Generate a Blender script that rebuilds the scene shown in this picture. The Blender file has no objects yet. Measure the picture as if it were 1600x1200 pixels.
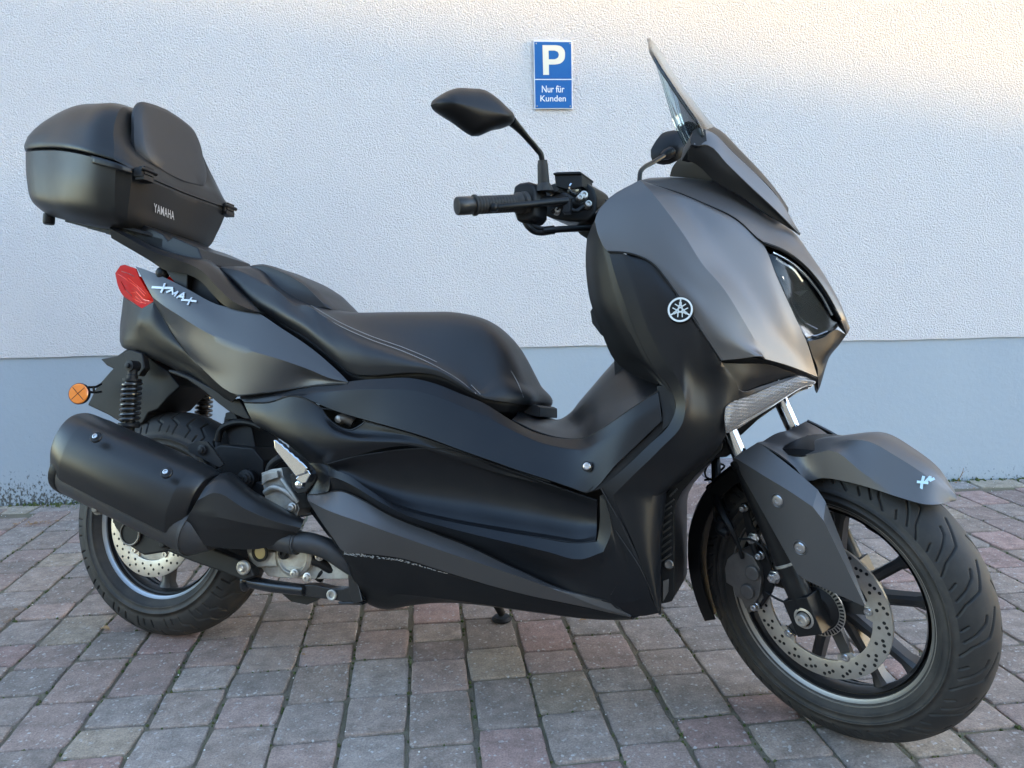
import bpy, bmesh, math, random
import numpy as np
from mathutils import Vector, Matrix
R = math.radians
random.seed(7); RNG = np.random.default_rng(5)
scene = bpy.context.scene

# ------------------------------------------------------------------ camera
PITCH, ROLL, CAM_H, FPX = 0.14430, -0.017508, 0.88314, 1240.0
fw = np.array([0, math.cos(PITCH), -math.sin(PITCH)]); up0 = np.array([0, math.sin(PITCH), math.cos(PITCH)]); rt0 = np.array([1.0, 0, 0])
rt = math.cos(ROLL)*rt0 + math.sin(ROLL)*up0
upv = -math.sin(ROLL)*rt0 + math.cos(ROLL)*up0
EYE = np.array([0, 0, CAM_H])
cam = bpy.data.cameras.new('camera'); cam_o = bpy.data.objects.new('camera', cam); scene.collection.objects.link(cam_o)
cam.sensor_width = 36.0; cam.lens = FPX/1600*36.0; cam.clip_end = 500; cam.clip_start = .02
cam_o.matrix_world = Matrix(((rt[0], upv[0], -fw[0], 0), (rt[1], upv[1], -fw[1], 0), (rt[2], upv[2], -fw[2], CAM_H), (0, 0, 0, 1)))
scene.camera = cam_o

# ------------------------------------------------------------------ sky and sun
SUN_EL, SUN_AZ = R(9), R(101)           # low evening sun from the right, azimuth clockwise from +Y
world = bpy.data.worlds.new('World'); scene.world = world; world.use_nodes = True
wn = world.node_tree.nodes; wl = world.node_tree.links
sky = wn.new('ShaderNodeTexSky'); sky.sky_type = 'NISHITA'; sky.sun_disc = False
sky.sun_elevation = SUN_EL; sky.sun_rotation = SUN_AZ; sky.air_density = 1.0; sky.dust_density = .3; sky.ozone_density = 1.6
tint = wn.new('ShaderNodeMix'); tint.data_type = 'RGBA'; tint.blend_type = 'MULTIPLY'; tint.inputs[0].default_value = 1; tint.inputs[7].default_value = (1.02, .96, .95, 1)
wl.new(sky.outputs[0], tint.inputs[6]); wl.new(tint.outputs[2], wn['Background'].inputs[0]); wn['Background'].inputs[1].default_value = .15
SUN_D = np.array([math.sin(SUN_AZ)*math.cos(SUN_EL), math.cos(SUN_AZ)*math.cos(SUN_EL), math.sin(SUN_EL)])
sun = bpy.data.lights.new('sun', 'SUN'); sun.energy = 2.0; sun.angle = R(.55); sun.color = (.42, .25, .035)
sun_o = bpy.data.objects.new('sun', sun); scene.collection.objects.link(sun_o)
sun_o.rotation_euler = Vector(SUN_D).to_track_quat('Z', 'Y').to_euler()
scene.view_settings.view_transform = 'Standard'; scene.view_settings.look = 'None'
scene.view_settings.exposure = 3.46; scene.view_settings.gamma = 1.0

# ------------------------------------------------------------------ frames of reference
# the scooter stands on its side stand: yawed, leaning away, bars turned to its right
M = np.array([[0.948370733, 0.311116767, 0.061638537], [-0.31716392, 0.930288782, 0.184309063], [0.0, -0.194342842, 0.980933667]])
O = np.array([-0.86678326, 1.86489880, 0.0])
CB = M.T @ (EYE - O)
def ray(px, py): return fw + rt*(px-800)/FPX + upv*(600-py)/FPX
def P(px, py, w):                       # a photo point at lateral distance w (m, + = right side) from the scooter's mid plane
    d = M.T @ ray(px, py); return CB + d*((-w-CB[1])/d[1])
def PX(px, py, x):                      # ... on the cross plane x of the scooter
    d = M.T @ ray(px, py); return CB + d*((x-CB[0])/d[0])
def B(x, w, z): return np.array([x, -w, z])
RF, RR, WB, CA, STEER = .2745, .276, 1.54, R(26.5), -0.59723
axs = np.array([-math.sin(CA), 0, math.cos(CA)])
pivot = np.array([WB, 0, RF]) - np.array([math.cos(CA), 0, math.sin(CA)])*.0375
ST = np.array(Matrix.Rotation(STEER, 3, Vector(axs)))
def steer(q): return ST @ (np.asarray(q, float)-pivot) + pivot
FC = steer([WB, 0, RF]); FR_ = ST @ np.array([0, -1., 0])      # front wheel centre, its right-hand axis
def Pf(px, py, w):                      # a photo point at lateral distance w from the turned front wheel's plane
    d = M.T @ ray(px, py); c = FC + FR_*w
    return CB + d*(((c-CB) @ FR_)/(d @ FR_))
def resolve(t): return np.asarray(t, float) if isinstance(t, np.ndarray) else P(*t)

# ------------------------------------------------------------------ materials
MATS = {}
def mat(name, col, rough=.5, metal=0., bump=None, var=None, rvar=0., coat=0., trans=0., ior=1.45, alpha=1., emis=None, spec=.5):
    m = bpy.data.materials.new(name); m.use_nodes = True; nt = m.node_tree; n = nt.nodes; l = nt.links; b = n['Principled BSDF']
    b.inputs['Base Color'].default_value = (*col, 1); b.inputs['Roughness'].default_value = rough; b.inputs['Metallic'].default_value = metal
    b.inputs['Coat Weight'].default_value = coat; b.inputs['Coat Roughness'].default_value = .15
    b.inputs['Transmission Weight'].default_value = trans; b.inputs['IOR'].default_value = ior; b.inputs['Specular IOR Level'].default_value = spec
    tc = n.new('ShaderNodeTexCoord')
    if bump:                             # (scale, strength, distance)
        t = n.new('ShaderNodeTexNoise'); t.inputs['Scale'].default_value = bump[0]; t.inputs['Detail'].default_value = 3
        l.new(tc.outputs['Object'], t.inputs['Vector'])
        bp = n.new('ShaderNodeBump'); bp.inputs['Strength'].default_value = bump[1]; bp.inputs['Distance'].default_value = bump[2]
        l.new(t.outputs['Fac'], bp.inputs['Height']); l.new(bp.outputs[0], b.inputs['Normal'])
    if var or rvar:                      # dust and wear : (colour, scale, amount)
        t2 = n.new('ShaderNodeTexNoise'); t2.inputs['Scale'].default_value = var[1] if var else 9; t2.inputs['Detail'].default_value = 6; t2.inputs['Roughness'].default_value = .65
        l.new(tc.outputs['Object'], t2.inputs['Vector'])
        rp = n.new('ShaderNodeMapRange'); rp.inputs[1].default_value = .42; rp.inputs[2].default_value = .75; l.new(t2.outputs['Fac'], rp.inputs[0])
        if var:
            mx = n.new('ShaderNodeMix'); mx.data_type = 'RGBA'; mx.inputs[6].default_value = (*col, 1); mx.inputs[7].default_value = (*var[0], 1)
            ml = n.new('ShaderNodeMath'); ml.operation = 'MULTIPLY'; ml.inputs[1].default_value = var[2]
            l.new(rp.outputs[0], ml.inputs[0]); l.new(ml.outputs[0], mx.inputs[0]); l.new(mx.outputs[2], b.inputs['Base Color'])
        if rvar:
            r2 = n.new('ShaderNodeMapRange'); r2.inputs[3].default_value = rough-rvar; r2.inputs[4].default_value = rough+rvar
            l.new(t2.outputs['Fac'], r2.inputs[0]); l.new(r2.outputs[0], b.inputs['Roughness'])
    MATS[name] = m; return m
paint = mat('matt_grey_paint', (.092, .089, .090), .38, .5, bump=(2200, .08, .0004), rvar=.05)
paint_shaded = mat('matt_grey_paint_shaded', (.058, .057, .059), .38, .5, bump=(2200, .08, .0004), rvar=.05)  # same grey paint, shade put into its colour to dim the tail's reflections
black = mat('black_plastic', (.006, .0062, .007), .42, 0, bump=(1500, .25, .0004), var=((.016, .015, .014), 14, .3), rvar=.07, spec=.3)
cover = mat('satin_black_panel', (.009, .0096, .0115), .34, .30, bump=(1600, .15, .0004), var=((.022, .021, .02), 9, .25), rvar=.05, spec=.4)
dark = mat('engine_black', (.005, .005, .006), .55, 0, var=((.02, .017, .015), 30, .4), spec=.35)
vinyl = mat('seat_vinyl', (.012, .0125, .0145), .46, 0, bump=(900, .35, .0006), rvar=.06)
rubber = mat('tyre_rubber', (.014, .0138, .014), .68, 0, bump=(600, .2, .0006), var=((.055, .048, .042), 16, .5), rvar=.08)
sidewall = mat('tyre_sidewall', (.02, .019, .018), .68, 0, bump=(500, .15, .0005), var=((.085, .072, .06), 12, .6))
rimm = mat('rim_black', (.055, .055, .058), .40, .65, var=((.05, .045, .04), 20, .4))
riml = mat('rim_machined_lip', (.33, .33, .33), .3, .95, rvar=.08)
steel = mat('brushed_steel', (.46, .43, .39), .42, .8, bump=(600, .2, .0004), rvar=.1, var=((.22, .19, .15), 22, .5))
chrome = mat('chrome', (.55, .57, .60), .12, 1.)
bolt = mat('zinc_bolt', (.5, .5, .5), .3, 1., rvar=.1)
alu = mat('cast_aluminium', (.42, .41, .38), .5, .7, bump=(300, .5, .001), var=((.16, .12, .08), 18, .7))
caliperm = mat('caliper_grey', (.17, .155, .14), .5, .6, bump=(400, .4, .0006), var=((.03, .03, .03), 20, .5))
exh = mat('exhaust_black', (.018, .018, .0185), .34, .3, bump=(700, .2, .0004), rvar=.06)
exhg = mat('exhaust_pipe_grey', (.05, .052, .056), .5, .5, bump=(500, .3, .0005), var=((.09, .07, .05), 20, .5))
red = mat('red_lens', (.50, .006, .004), .3, 0, spec=.04)
redi = mat('red_lens_inner', (.95, .07, .03), .2, 0)
redd = mat('red_lens_deep', (.10, .003, .003), .2, 0)
amber = mat('amber_reflector', (.75, .2, .02), .22, 0, coat=.8)
glassd = mat('headlight_dark', (.010, .011, .013), .3, .2, coat=1.)
silver = mat('silver_lettering', (.42, .43, .45), .4, .4)
white = mat('white_lettering', (.8, .8, .78), .45)
def clear(name, col, rough, mixv, iorv=1.49):
    m = bpy.data.materials.new(name); m.use_nodes = True; n = m.node_tree.nodes; l = m.node_tree.links; out = n['Material Output']
    n.remove(n['Principled BSDF'])
    t = n.new('ShaderNodeBsdfTransparent'); t.inputs[0].default_value = (*col, 1)
    g = n.new('ShaderNodeBsdfGlossy'); g.inputs[0].default_value = (.9, .95, 1, 1); g.inputs['Roughness'].default_value = rough
    f = n.new('ShaderNodeFresnel'); f.inputs[0].default_value = iorv
    a = n.new('ShaderNodeMath'); a.operation = 'ADD'; a.inputs[1].default_value = mixv; l.new(f.outputs[0], a.inputs[0])
    mx = n.new('ShaderNodeMixShader'); l.new(a.outputs[0], mx.inputs[0]); l.new(t.outputs[0], mx.inputs[1]); l.new(g.outputs[0], mx.inputs[2]); l.new(mx.outputs[0], out.inputs[0])
    return m
screen_m = clear('tinted_acrylic', (.80, .87, .85), .05, .0)
lens_m = clear('clear_polycarbonate', (.80, .79, .78), .25, .0)
glass_m = clear('headlight_glass', (.50, .51, .53), .10, .0, 1.28)

def lens_mat():
    m = bpy.data.materials.new('fluted_clear_lens'); m.use_nodes = True; n = m.node_tree.nodes; l = m.node_tree.links; b = n['Principled BSDF']
    b.inputs['Base Color'].default_value = (.17, .16, .155, 1); b.inputs['Roughness'].default_value = .2; b.inputs['Alpha'].default_value = .6; b.inputs['Specular IOR Level'].default_value = .6
    t = n.new('ShaderNodeTexCoord'); w = n.new('ShaderNodeTexWave'); w.inputs['Scale'].default_value = 60; w.inputs['Distortion'].default_value = .4; w.bands_direction = 'X'; l.new(t.outputs['Object'], w.inputs[0])
    w2 = n.new('ShaderNodeTexWave'); w2.inputs['Scale'].default_value = 52; w2.bands_direction = 'Z'; w2.inputs['Distortion'].default_value = .8; l.new(t.outputs['Object'], w2.inputs[0])
    a = n.new('ShaderNodeMath'); a.operation = 'MULTIPLY_ADD'; a.inputs[1].default_value = .12; l.new(w.outputs['Fac'], a.inputs[0]); l.new(w2.outputs['Fac'], a.inputs[2])
    bp = n.new('ShaderNodeBump'); bp.inputs['Strength'].default_value = .28; bp.inputs['Distance'].default_value = .0012; l.new(a.outputs[0], bp.inputs['Height']); l.new(bp.outputs[0], b.inputs['Normal']); return m
lens_m = lens_mat()
# ------------------------------------------------------------------ mesh helpers
def link(name, me, parent=None):
    o = bpy.data.objects.new(name, me); scene.collection.objects.link(o)
    if parent is not None: o.parent = parent
    return o
def tag(o, label=None, cat=None, group=None, kind=None):
    for k, v in (('label', label), ('category', cat), ('group', group), ('kind', kind)):
        if v: o[k] = v
    return o
def finish(me, ang=28):
    bm = bmesh.new(); bm.from_mesh(me); bmesh.ops.remove_doubles(bm, verts=bm.verts, dist=1e-5)
    bmesh.ops.dissolve_degenerate(bm, edges=bm.edges, dist=1e-6)
    c = math.cos(R(ang))
    for f in bm.faces: f.smooth = True
    bm.normal_update()
    for e in bm.edges:
        if len(e.link_faces) == 2 and e.link_faces[0].normal.dot(e.link_faces[1].normal) < c: e.smooth = False
    bm.to_mesh(me); bm.free()
class MB:
    def __init__(s): s.v = []; s.f = []; s.m = []
    def add(s, vs, fs, mi=0):
        k = len(s.v); s.v += [tuple(map(float, v)) for v in vs]; s.f += [tuple(i+k for i in f) for f in fs]; s.m += [mi]*len(fs)
    def grid(s, g, mi=0, cu=False, cv=False):          # g[r][c]
        r, c = len(g), len(g[0]); vs = [p for row in g for p in row]; fs = []
        for i in range(r if cu else r-1):
            for j in range(c if cv else c-1):
                i2, j2 = (i+1) % r, (j+1) % c; fs.append((i*c+j, i*c+j2, i2*c+j2, i2*c+j))
        s.add(vs, fs, mi)
    def ring(s, rings, mi=0, cap=True):                 # loft closed rings
        s.grid(rings, mi, False, True); n = len(rings[0])
        if cap: s.add(rings[0], [tuple(range(n))[::-1]], mi); s.add(rings[-1], [tuple(range(n))], mi)
    def prism(s, pts, d, mi=0):
        a = [np.asarray(p, float) for p in pts]; s.ring([a, [p+np.asarray(d) for p in a]], mi)
    def lathe(s, o, ax, prof, n=32, mi=0, cap=True, a0=0, a1=2*math.pi):
        ax = np.asarray(ax, float); ax = ax/np.linalg.norm(ax); h = np.array([0, 0, 1.]) if abs(ax[2]) < .9 else np.array([1., 0, 0])
        u = np.cross(ax, h); u /= np.linalg.norm(u); v = np.cross(ax, u); full = abs(a1-a0-2*math.pi) < 1e-6
        T = [a0+(a1-a0)*k/(n if full else n-1) for k in range(n)]
        rs = [[np.asarray(o)+ax*hh+r*(math.cos(t)*u+math.sin(t)*v) for t in T] for r, hh in prof]
        if full: s.ring(rs, mi, cap)
        else: s.grid(rs, mi)
    def tube(s, path, rad, n=12, mi=0, sub=5, flat=1.):
        path = np.array([resolve(p) for p in path]); rad = np.array(rad if hasattr(rad, '__len__') else [rad]*len(path), float)
        if sub > 1 and len(path) > 2: q = spline(np.hstack([path, rad[:, None]]), sub); path, rad = q[:, :3], q[:, 3]
        t = np.gradient(path, axis=0); t /= np.linalg.norm(t, axis=1)[:, None]
        u = np.cross(t[0], [0.3, .9, .2]); u /= np.linalg.norm(u); rs = []
        for i in range(len(path)):
            u = u-t[i]*(u @ t[i]); u /= np.linalg.norm(u); v = np.cross(t[i], u)
            rs.append([path[i]+rad[i]*(math.cos(a)*u+flat*math.sin(a)*v) for a in np.linspace(0, 2*math.pi, n, endpoint=False)])
        s.ring(rs, mi)
    def ball(s, c, r, mi=0, n=14, sc=(1, 1, 1)):
        c = np.asarray(c); rs = []
        for i in range(1, n//2):
            th = math.pi*i/(n//2); rs.append([c+np.array([r*math.sin(th)*math.cos(a)*sc[0], r*math.sin(th)*math.sin(a)*sc[1], r*math.cos(th)*sc[2]]) for a in np.linspace(0, 2*math.pi, n, endpoint=False)])
        s.ring(rs, mi)
    def box(s, c, ax, half, mi=0):                       # ax = 3 axis vectors
        c = np.asarray(c, float); a = [np.asarray(x, float) for x in ax]
        q = [c+sx*half[0]*a[0]+sy*half[1]*a[1]+sz*half[2]*a[2] for sz in (-1, 1) for sx, sy in ((-1, -1), (1, -1), (1, 1), (-1, 1))]
        s.add(q, [(3, 2, 1, 0), (4, 5, 6, 7), (0, 1, 5, 4), (1, 2, 6, 5), (2, 3, 7, 6), (3, 0, 4, 7)], mi)
    def stroke(s, pts, wd, nrm, th=.001, mi=0):          # flat ribbon strokes with thickness th
        pts = [np.asarray(p, float) for p in pts]; nrm = np.asarray(nrm, float); nrm /= np.linalg.norm(nrm)
        for a, b in zip(pts[:-1], pts[1:]):
            d = b-a; L = np.linalg.norm(d); d /= L; q = np.cross(nrm, d)*wd/2; e = d*wd*.3
            s.prism([a-q-e, b-q+e, b+q+e, a+q-e], nrm*th, mi)
    def build(s, name, mats, parent=None, ang=28, bev=0., seg=2, bang=30):
        me = bpy.data.meshes.new(name); me.from_pydata(s.v, [], s.f)
        for m in (mats if isinstance(mats, (list, tuple)) else [mats]): me.materials.append(m)
        me.polygons.foreach_set('material_index', s.m)
        bm = bmesh.new(); bm.from_mesh(me); bmesh.ops.remove_doubles(bm, verts=bm.verts, dist=1e-6); bmesh.ops.recalc_face_normals(bm, faces=bm.faces); bm.to_mesh(me); bm.free()
        finish(me, ang); o = link(name, me, parent)
        if bev:
            b = o.modifiers.new('edge', 'BEVEL'); b.width = bev; b.segments = seg; b.limit_method = 'ANGLE'; b.angle_limit = R(bang); b.harden_normals = True
        return o
def split_pieces(o):                     # every loose piece an object of its own, same name and parent
    me = o.data; n = len(me.vertices); par = list(range(n))
    def find(a):
        while par[a] != a: par[a] = par[par[a]]; a = par[a]
        return a
    for e in me.edges:
        a, b = find(e.vertices[0]), find(e.vertices[1])
        if a != b: par[a] = b
    roots = sorted({find(i) for i in range(n)})
    for r_ in roots[1:]:
        c = o.copy(); c.data = me.copy(); scene.collection.objects.link(c)
        bm = bmesh.new(); bm.from_mesh(c.data); bm.verts.ensure_lookup_table(); bmesh.ops.delete(bm, geom=[v for v in bm.verts if find(v.index) != r_], context='VERTS'); bm.to_mesh(c.data); bm.free()
    r_ = roots[0]; bm = bmesh.new(); bm.from_mesh(me); bm.verts.ensure_lookup_table(); bmesh.ops.delete(bm, geom=[v for v in bm.verts if find(v.index) != r_], context='VERTS'); bm.to_mesh(me); bm.free()
def spline(p, n, brk=()):
    p = np.asarray(p, float); N = len(p)
    if N == 2: return np.array([p[0]+(p[1]-p[0])*k/n for k in range(n+1)])
    h = np.array([max(1e-6, np.linalg.norm((p[i+1]-p[i])[:3])) for i in range(N-1)]); out = []
    def tan(i, side):
        if i in brk or i == 0 or i == N-1:
            j = i if (side > 0 and i < N-1) or i == 0 else i-1
            return (p[j+1]-p[j])/h[j]
        return ((p[i+1]-p[i])/h[i]*h[i-1]+(p[i]-p[i-1])/h[i-1]*h[i])/(h[i]+h[i-1])
    for i in range(N-1):
        m0, m1 = tan(i, 1)*h[i], tan(i+1, -1)*h[i]
        for k in range(n):
            t = k/n; out.append((2*t**3-3*t**2+1)*p[i]+(t**3-2*t**2+t)*m0+(3*t**2-2*t**3)*p[i+1]+(t**3-t**2)*m1)
    out.append(p[-1]); return np.array(out)
def mirror_pt(q): return np.array([q[0], -q[1], q[2]])
def surf(rows, nu=4, nv=4, rb=(), cb=(), sym=False):
    rows = [[resolve(t) for t in r] for r in rows]
    if sym: rows = rows + [[mirror_pt(q) for q in r] for r in rows[::-1]]; R0 = len(rows); rb = tuple(rb)+tuple(R0-1-k for k in rb)
    if len({len(r) for r in rows}) > 1: raise ValueError('row lengths '+str([len(r) for r in rows]))
    g = np.array([spline(r, nu, cb) for r in rows])
    return np.array([spline(g[:, j], nv, rb) for j in range(g.shape[1])]).transpose(1, 0, 2)
def to_px(q):
    q = M @ np.asarray(q)+O-EYE; return np.array([800+FPX*(q @ rt)/(q @ fw), 600-FPX*(q @ upv)/(q @ fw)])
def inside(p, poly):
    x, y = p; c = False
    for (x0, y0), (x1, y1) in zip(poly, poly[1:]+poly[:1]):
        if (y0 > y) != (y1 > y) and x < (x1-x0)*(y-y0)/(y1-y0)+x0: c = not c
    return c
def surf_hit(G, px, py, lift=0.):        # point of a sampled surface under a photo point
    d = M.T @ ray(px, py); d = d/np.linalg.norm(d); q = G.reshape(-1, 3)-CB; t = q @ d; e = np.linalg.norm(q-t[:, None]*d, axis=1); k = np.argsort(e)[:6]; w = 1/(e[k]+1e-4); return CB+d*((t[k]*w).sum()/w.sum()-lift)
def panel(name, rows, m, parent, nu=4, nv=4, rb=(), cb=(), sym=False, thick=.003, bev=.0012, both=True, ang=26, label=None, cut=None):
    g = surf(rows, nu, nv, rb, cb, sym); mb = MB(); mb.grid(g.tolist())
    me = bpy.data.meshes.new(name); me.from_pydata(mb.v, [], mb.f); me.materials.append(m)
    bm = bmesh.new(); bm.from_mesh(me); bmesh.ops.remove_doubles(bm, verts=bm.verts, dist=1e-5)
    bmesh.ops.recalc_face_normals(bm, faces=bm.faces); bm.normal_update()
    tot = sum((f.normal.dot(Vector(CB)-f.calc_center_median())*f.calc_area() for f in bm.faces))
    if not sym and tot < 0: bmesh.ops.reverse_faces(bm, faces=bm.faces)
    if sym:                               # outward = away from the middle of the shell
        c = Vector(g.reshape(-1, 3).mean(0))
        if sum(f.normal.dot(f.calc_center_median()-c)*f.calc_area() for f in bm.faces) < 0: bmesh.ops.reverse_faces(bm, faces=bm.faces)
    if cut: bmesh.ops.delete(bm, geom=[f for f in bm.faces if inside(to_px(f.calc_center_median()[:]), cut)], context='FACES')
    bm.to_mesh(me); bm.free(); finish(me, ang)
    def dress(o):
        s = o.modifiers.new('thickness', 'SOLIDIFY'); s.thickness = thick; s.offset = -1
        if bev:
            b = o.modifiers.new('edge', 'BEVEL'); b.width = bev; b.segments = 2; b.limit_method = 'ANGLE'; b.angle_limit = R(24); b.harden_normals = True
        if label: o['label'] = label
        return o
    o = dress(link(name, me, parent))
    if both and not sym:
        m2 = me.copy(); bm = bmesh.new(); bm.from_mesh(m2)
        for v in bm.verts: v.co.y = -v.co.y
        bmesh.ops.reverse_faces(bm, faces=bm.faces); bm.to_mesh(m2); bm.free(); dress(link(name, m2, parent))
    return o
def text_poly(body, size=1., bold=0.):
    c = bpy.data.curves.new('lettering', 'FONT'); c.body = body; c.size = size; c.align_x = 'LEFT'; c.offset = bold; c.resolution_u = 4; c.space_character = 1.12 if body.isupper() else 1.0
    o = bpy.data.objects.new('lettering', c); scene.collection.objects.link(o); dg = bpy.context.evaluated_depsgraph_get()
    me = bpy.data.meshes.new_from_object(o.evaluated_get(dg)); bpy.data.objects.remove(o); bpy.data.curves.remove(c); return me
def lettering(name, body, org, ux, uy, m, parent, bold=.0, lift=.0006):
    """text mapped so that its box spans org..org+ux..org+uy"""
    me = text_poly(body, 1., bold); co = np.array([v.co[:] for v in me.vertices]); lo, hi = co.min(0), co.max(0); org, ux, uy = map(lambda q: np.asarray(q, float), (org, ux, uy))
    n = np.cross(ux, uy); n /= np.linalg.norm(n)
    for v in me.vertices:
        a = (v.co.x-lo[0])/(hi[0]-lo[0]); b = (v.co.y-lo[1])/(hi[1]-lo[1]); v.co = Vector(org+a*ux+b*uy+n*lift)
    me.materials.clear(); me.materials.append(m)
    return link(name, me, parent)
# ================================================================== setting
WT = np.array([.99951, .03138, 0]); WN = np.array([.03138, -.99951, 0]); W0 = np.array([0, 3.0896, 0])   # wall foot line and outward normal
def wpt(t, z, d=0.): return W0+WT*t+WN*d+np.array([0, 0, z])
def wall_hit(px, py, d=0.):
    r = ray(px, py); k = ((W0+WN*d-EYE) @ WN)/(r @ WN); return EYE+r*k
def nodes(name):
    m = bpy.data.materials.new(name); m.use_nodes = True; return m, m.node_tree.nodes, m.node_tree.links, m.node_tree.nodes['Principled BSDF']
def mk(n, l, typ, ins=(), **kw):
    x = n.new(typ)
    for k, v in kw.items(): setattr(x, k, v)
    for k, v in ins:
        if hasattr(v, 'links') or hasattr(v, 'is_output'): l.new(v, x.inputs[k])
        else: x.inputs[k].default_value = v
    return x
# coarse render
m, n, l, b = nodes('coarse_render'); stucco = m
tc = mk(n, l, 'ShaderNodeTexCoord'); oc = tc.outputs['Object']
w_ = mk(n, l, 'ShaderNodeTexNoise', [('Vector', oc), ('Scale', 60.), ('Detail', 2.)])
wv = mk(n, l, 'ShaderNodeVectorMath', [(0, w_.outputs['Color']), (1, (.012, .012, .012))], operation='MULTIPLY'); wa = mk(n, l, 'ShaderNodeVectorMath', [(0, oc), (1, wv.outputs[0])], operation='ADD')
v1 = mk(n, l, 'ShaderNodeTexVoronoi', [('Vector', wa.outputs[0]), ('Scale', 185.)], feature='SMOOTH_F1')
n1 = mk(n, l, 'ShaderNodeTexNoise', [('Vector', oc), ('Scale', 240.), ('Detail', 4.), ('Roughness', .6)])
n0 = mk(n, l, 'ShaderNodeTexNoise', [('Vector', oc), ('Scale', 1.1), ('Detail', 4.)])
s1 = mk(n, l, 'ShaderNodeMath', [(0, v1.outputs['Distance']), (1, 1.0)], operation='MULTIPLY')
s2 = mk(n, l, 'ShaderNodeMath', [(0, n1.outputs['Fac']), (1, 1.5)], operation='MULTIPLY')
s3 = mk(n, l, 'ShaderNodeMath', [(0, s2.outputs[0]), (1, s1.outputs[0])], operation='SUBTRACT')
bp = mk(n, l, 'ShaderNodeBump', [('Height', s3.outputs[0]), ('Strength', 1.), ('Distance', .0065)]); l.new(bp.outputs[0], b.inputs['Normal'])
mx = mk(n, l, 'ShaderNodeMix', [(0, n0.outputs['Fac']), (6, (.73, .71, .71, 1)), (7, (.79, .76, .75, 1))], data_type='RGBA'); l.new(mx.outputs[2], b.inputs['Base Color']); b.inputs['Roughness'].default_value = .9
# painted plinth
m, n, l, b = nodes('painted_plinth'); plinthm = m
tc = mk(n, l, 'ShaderNodeTexCoord'); oc = tc.outputs['Object']; sp = mk(n, l, 'ShaderNodeSeparateXYZ', [(0, oc)])
n1 = mk(n, l, 'ShaderNodeTexNoise', [('Vector', oc), ('Scale', 45.), ('Detail', 6.), ('Roughness', .7)])
n2 = mk(n, l, 'ShaderNodeTexNoise', [('Vector', oc), ('Scale', 2.2), ('Detail', 5.)])
mpv = mk(n, l, 'ShaderNodeMapping', [('Vector', oc), ('Scale', (120, 120, 75))]); n3 = mk(n, l, 'ShaderNodeTexNoise', [('Vector', mpv.outputs[0]), ('Scale', 1.), ('Detail', 4.), ('Roughness', .6)])
hg = mk(n, l, 'ShaderNodeMapRange', [(0, sp.outputs[2]), (1, .0), (2, .17), (3, .56), (4, .27)])
hx = mk(n, l, 'ShaderNodeMapRange', [(0, sp.outputs[0]), (1, -1.6), (2, 1.2), (3, .04), (4, -.10)])
h2 = mk(n, l, 'ShaderNodeMath', [(0, hg.outputs[0]), (1, hx.outputs[0])], operation='ADD')
h3 = mk(n, l, 'ShaderNodeMath', [(0, n3.outputs['Fac']), (1, h2.outputs[0])], operation='ADD')
dm = mk(n, l, 'ShaderNodeMapRange', [(0, h3.outputs[0]), (1, 1.0), (2, 1.12)])
c1 = mk(n, l, 'ShaderNodeMix', [(0, n2.outputs['Fac']), (6, (.31, .36, .41, 1)), (7, (.36, .41, .45, 1))], data_type='RGBA')
c2 = mk(n, l, 'ShaderNodeMix', [(0, dm.outputs[0]), (6, c1.outputs[2]), (7, (.07, .075, .07, 1))], data_type='RGBA'); l.new(c2.outputs[2], b.inputs['Base Color'])
bp = mk(n, l, 'ShaderNodeBump', [('Height', n1.outputs['Fac']), ('Strength', .35), ('Distance', .004)]); l.new(bp.outputs[0], b.inputs['Normal']); b.inputs['Roughness'].default_value = .75
# pavers
m, n, l, b = nodes('concrete_pavers'); paverm = m
tc = mk(n, l, 'ShaderNodeTexCoord'); oc = tc.outputs['Object']; at = mk(n, l, 'ShaderNodeAttribute', attribute_name='stone')
n1 = mk(n, l, 'ShaderNodeTexNoise', [('Vector', oc), ('Scale', 260.), ('Detail', 3.), ('Roughness', .7)])
n2 = mk(n, l, 'ShaderNodeTexNoise', [('Vector', oc), ('Scale', 22.), ('Detail', 6.), ('Roughness', .7)])
vo = mk(n, l, 'ShaderNodeTexVoronoi', [('Vector', oc), ('Scale', 210.)]); gr = mk(n, l, 'ShaderNodeMapRange', [(0, vo.outputs['Color']), (1, .80), (2, .97), (3, 0.), (4, 1.)])
a1 = mk(n, l, 'ShaderNodeMapRange', [(0, n1.outputs['Fac']), (1, .25), (2, .75), (3, .62), (4, 1.38)])
a2 = mk(n, l, 'ShaderNodeMapRange', [(0, n2.outputs['Fac']), (1, .3), (2, .72), (3, .62), (4, 1.3)])
a3 = mk(n, l, 'ShaderNodeMath', [(0, a1.outputs[0]), (1, a2.outputs[0])], operation='MULTIPLY')
c1 = mk(n, l, 'ShaderNodeVectorMath', [(0, at.outputs['Color'])], operation='SCALE'); l.new(a3.outputs[0], c1.inputs['Scale'])
c2 = mk(n, l, 'ShaderNodeMix', [(0, gr.outputs[0]), (6, c1.outputs[0]), (7, (.42, .40, .38, 1))], data_type='RGBA')
l.new(c2.outputs[2], b.inputs['Base Color']); b.inputs['Roughness'].default_value = .88
bs = mk(n, l, 'ShaderNodeMath', [(0, n1.outputs['Fac']), (1, n2.outputs['Fac'])], operation='ADD')
bp = mk(n, l, 'ShaderNodeBump', [('Height', bs.outputs[0]), ('Strength', .8), ('Distance', .003)]); l.new(bp.outputs[0], b.inputs['Normal'])
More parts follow.
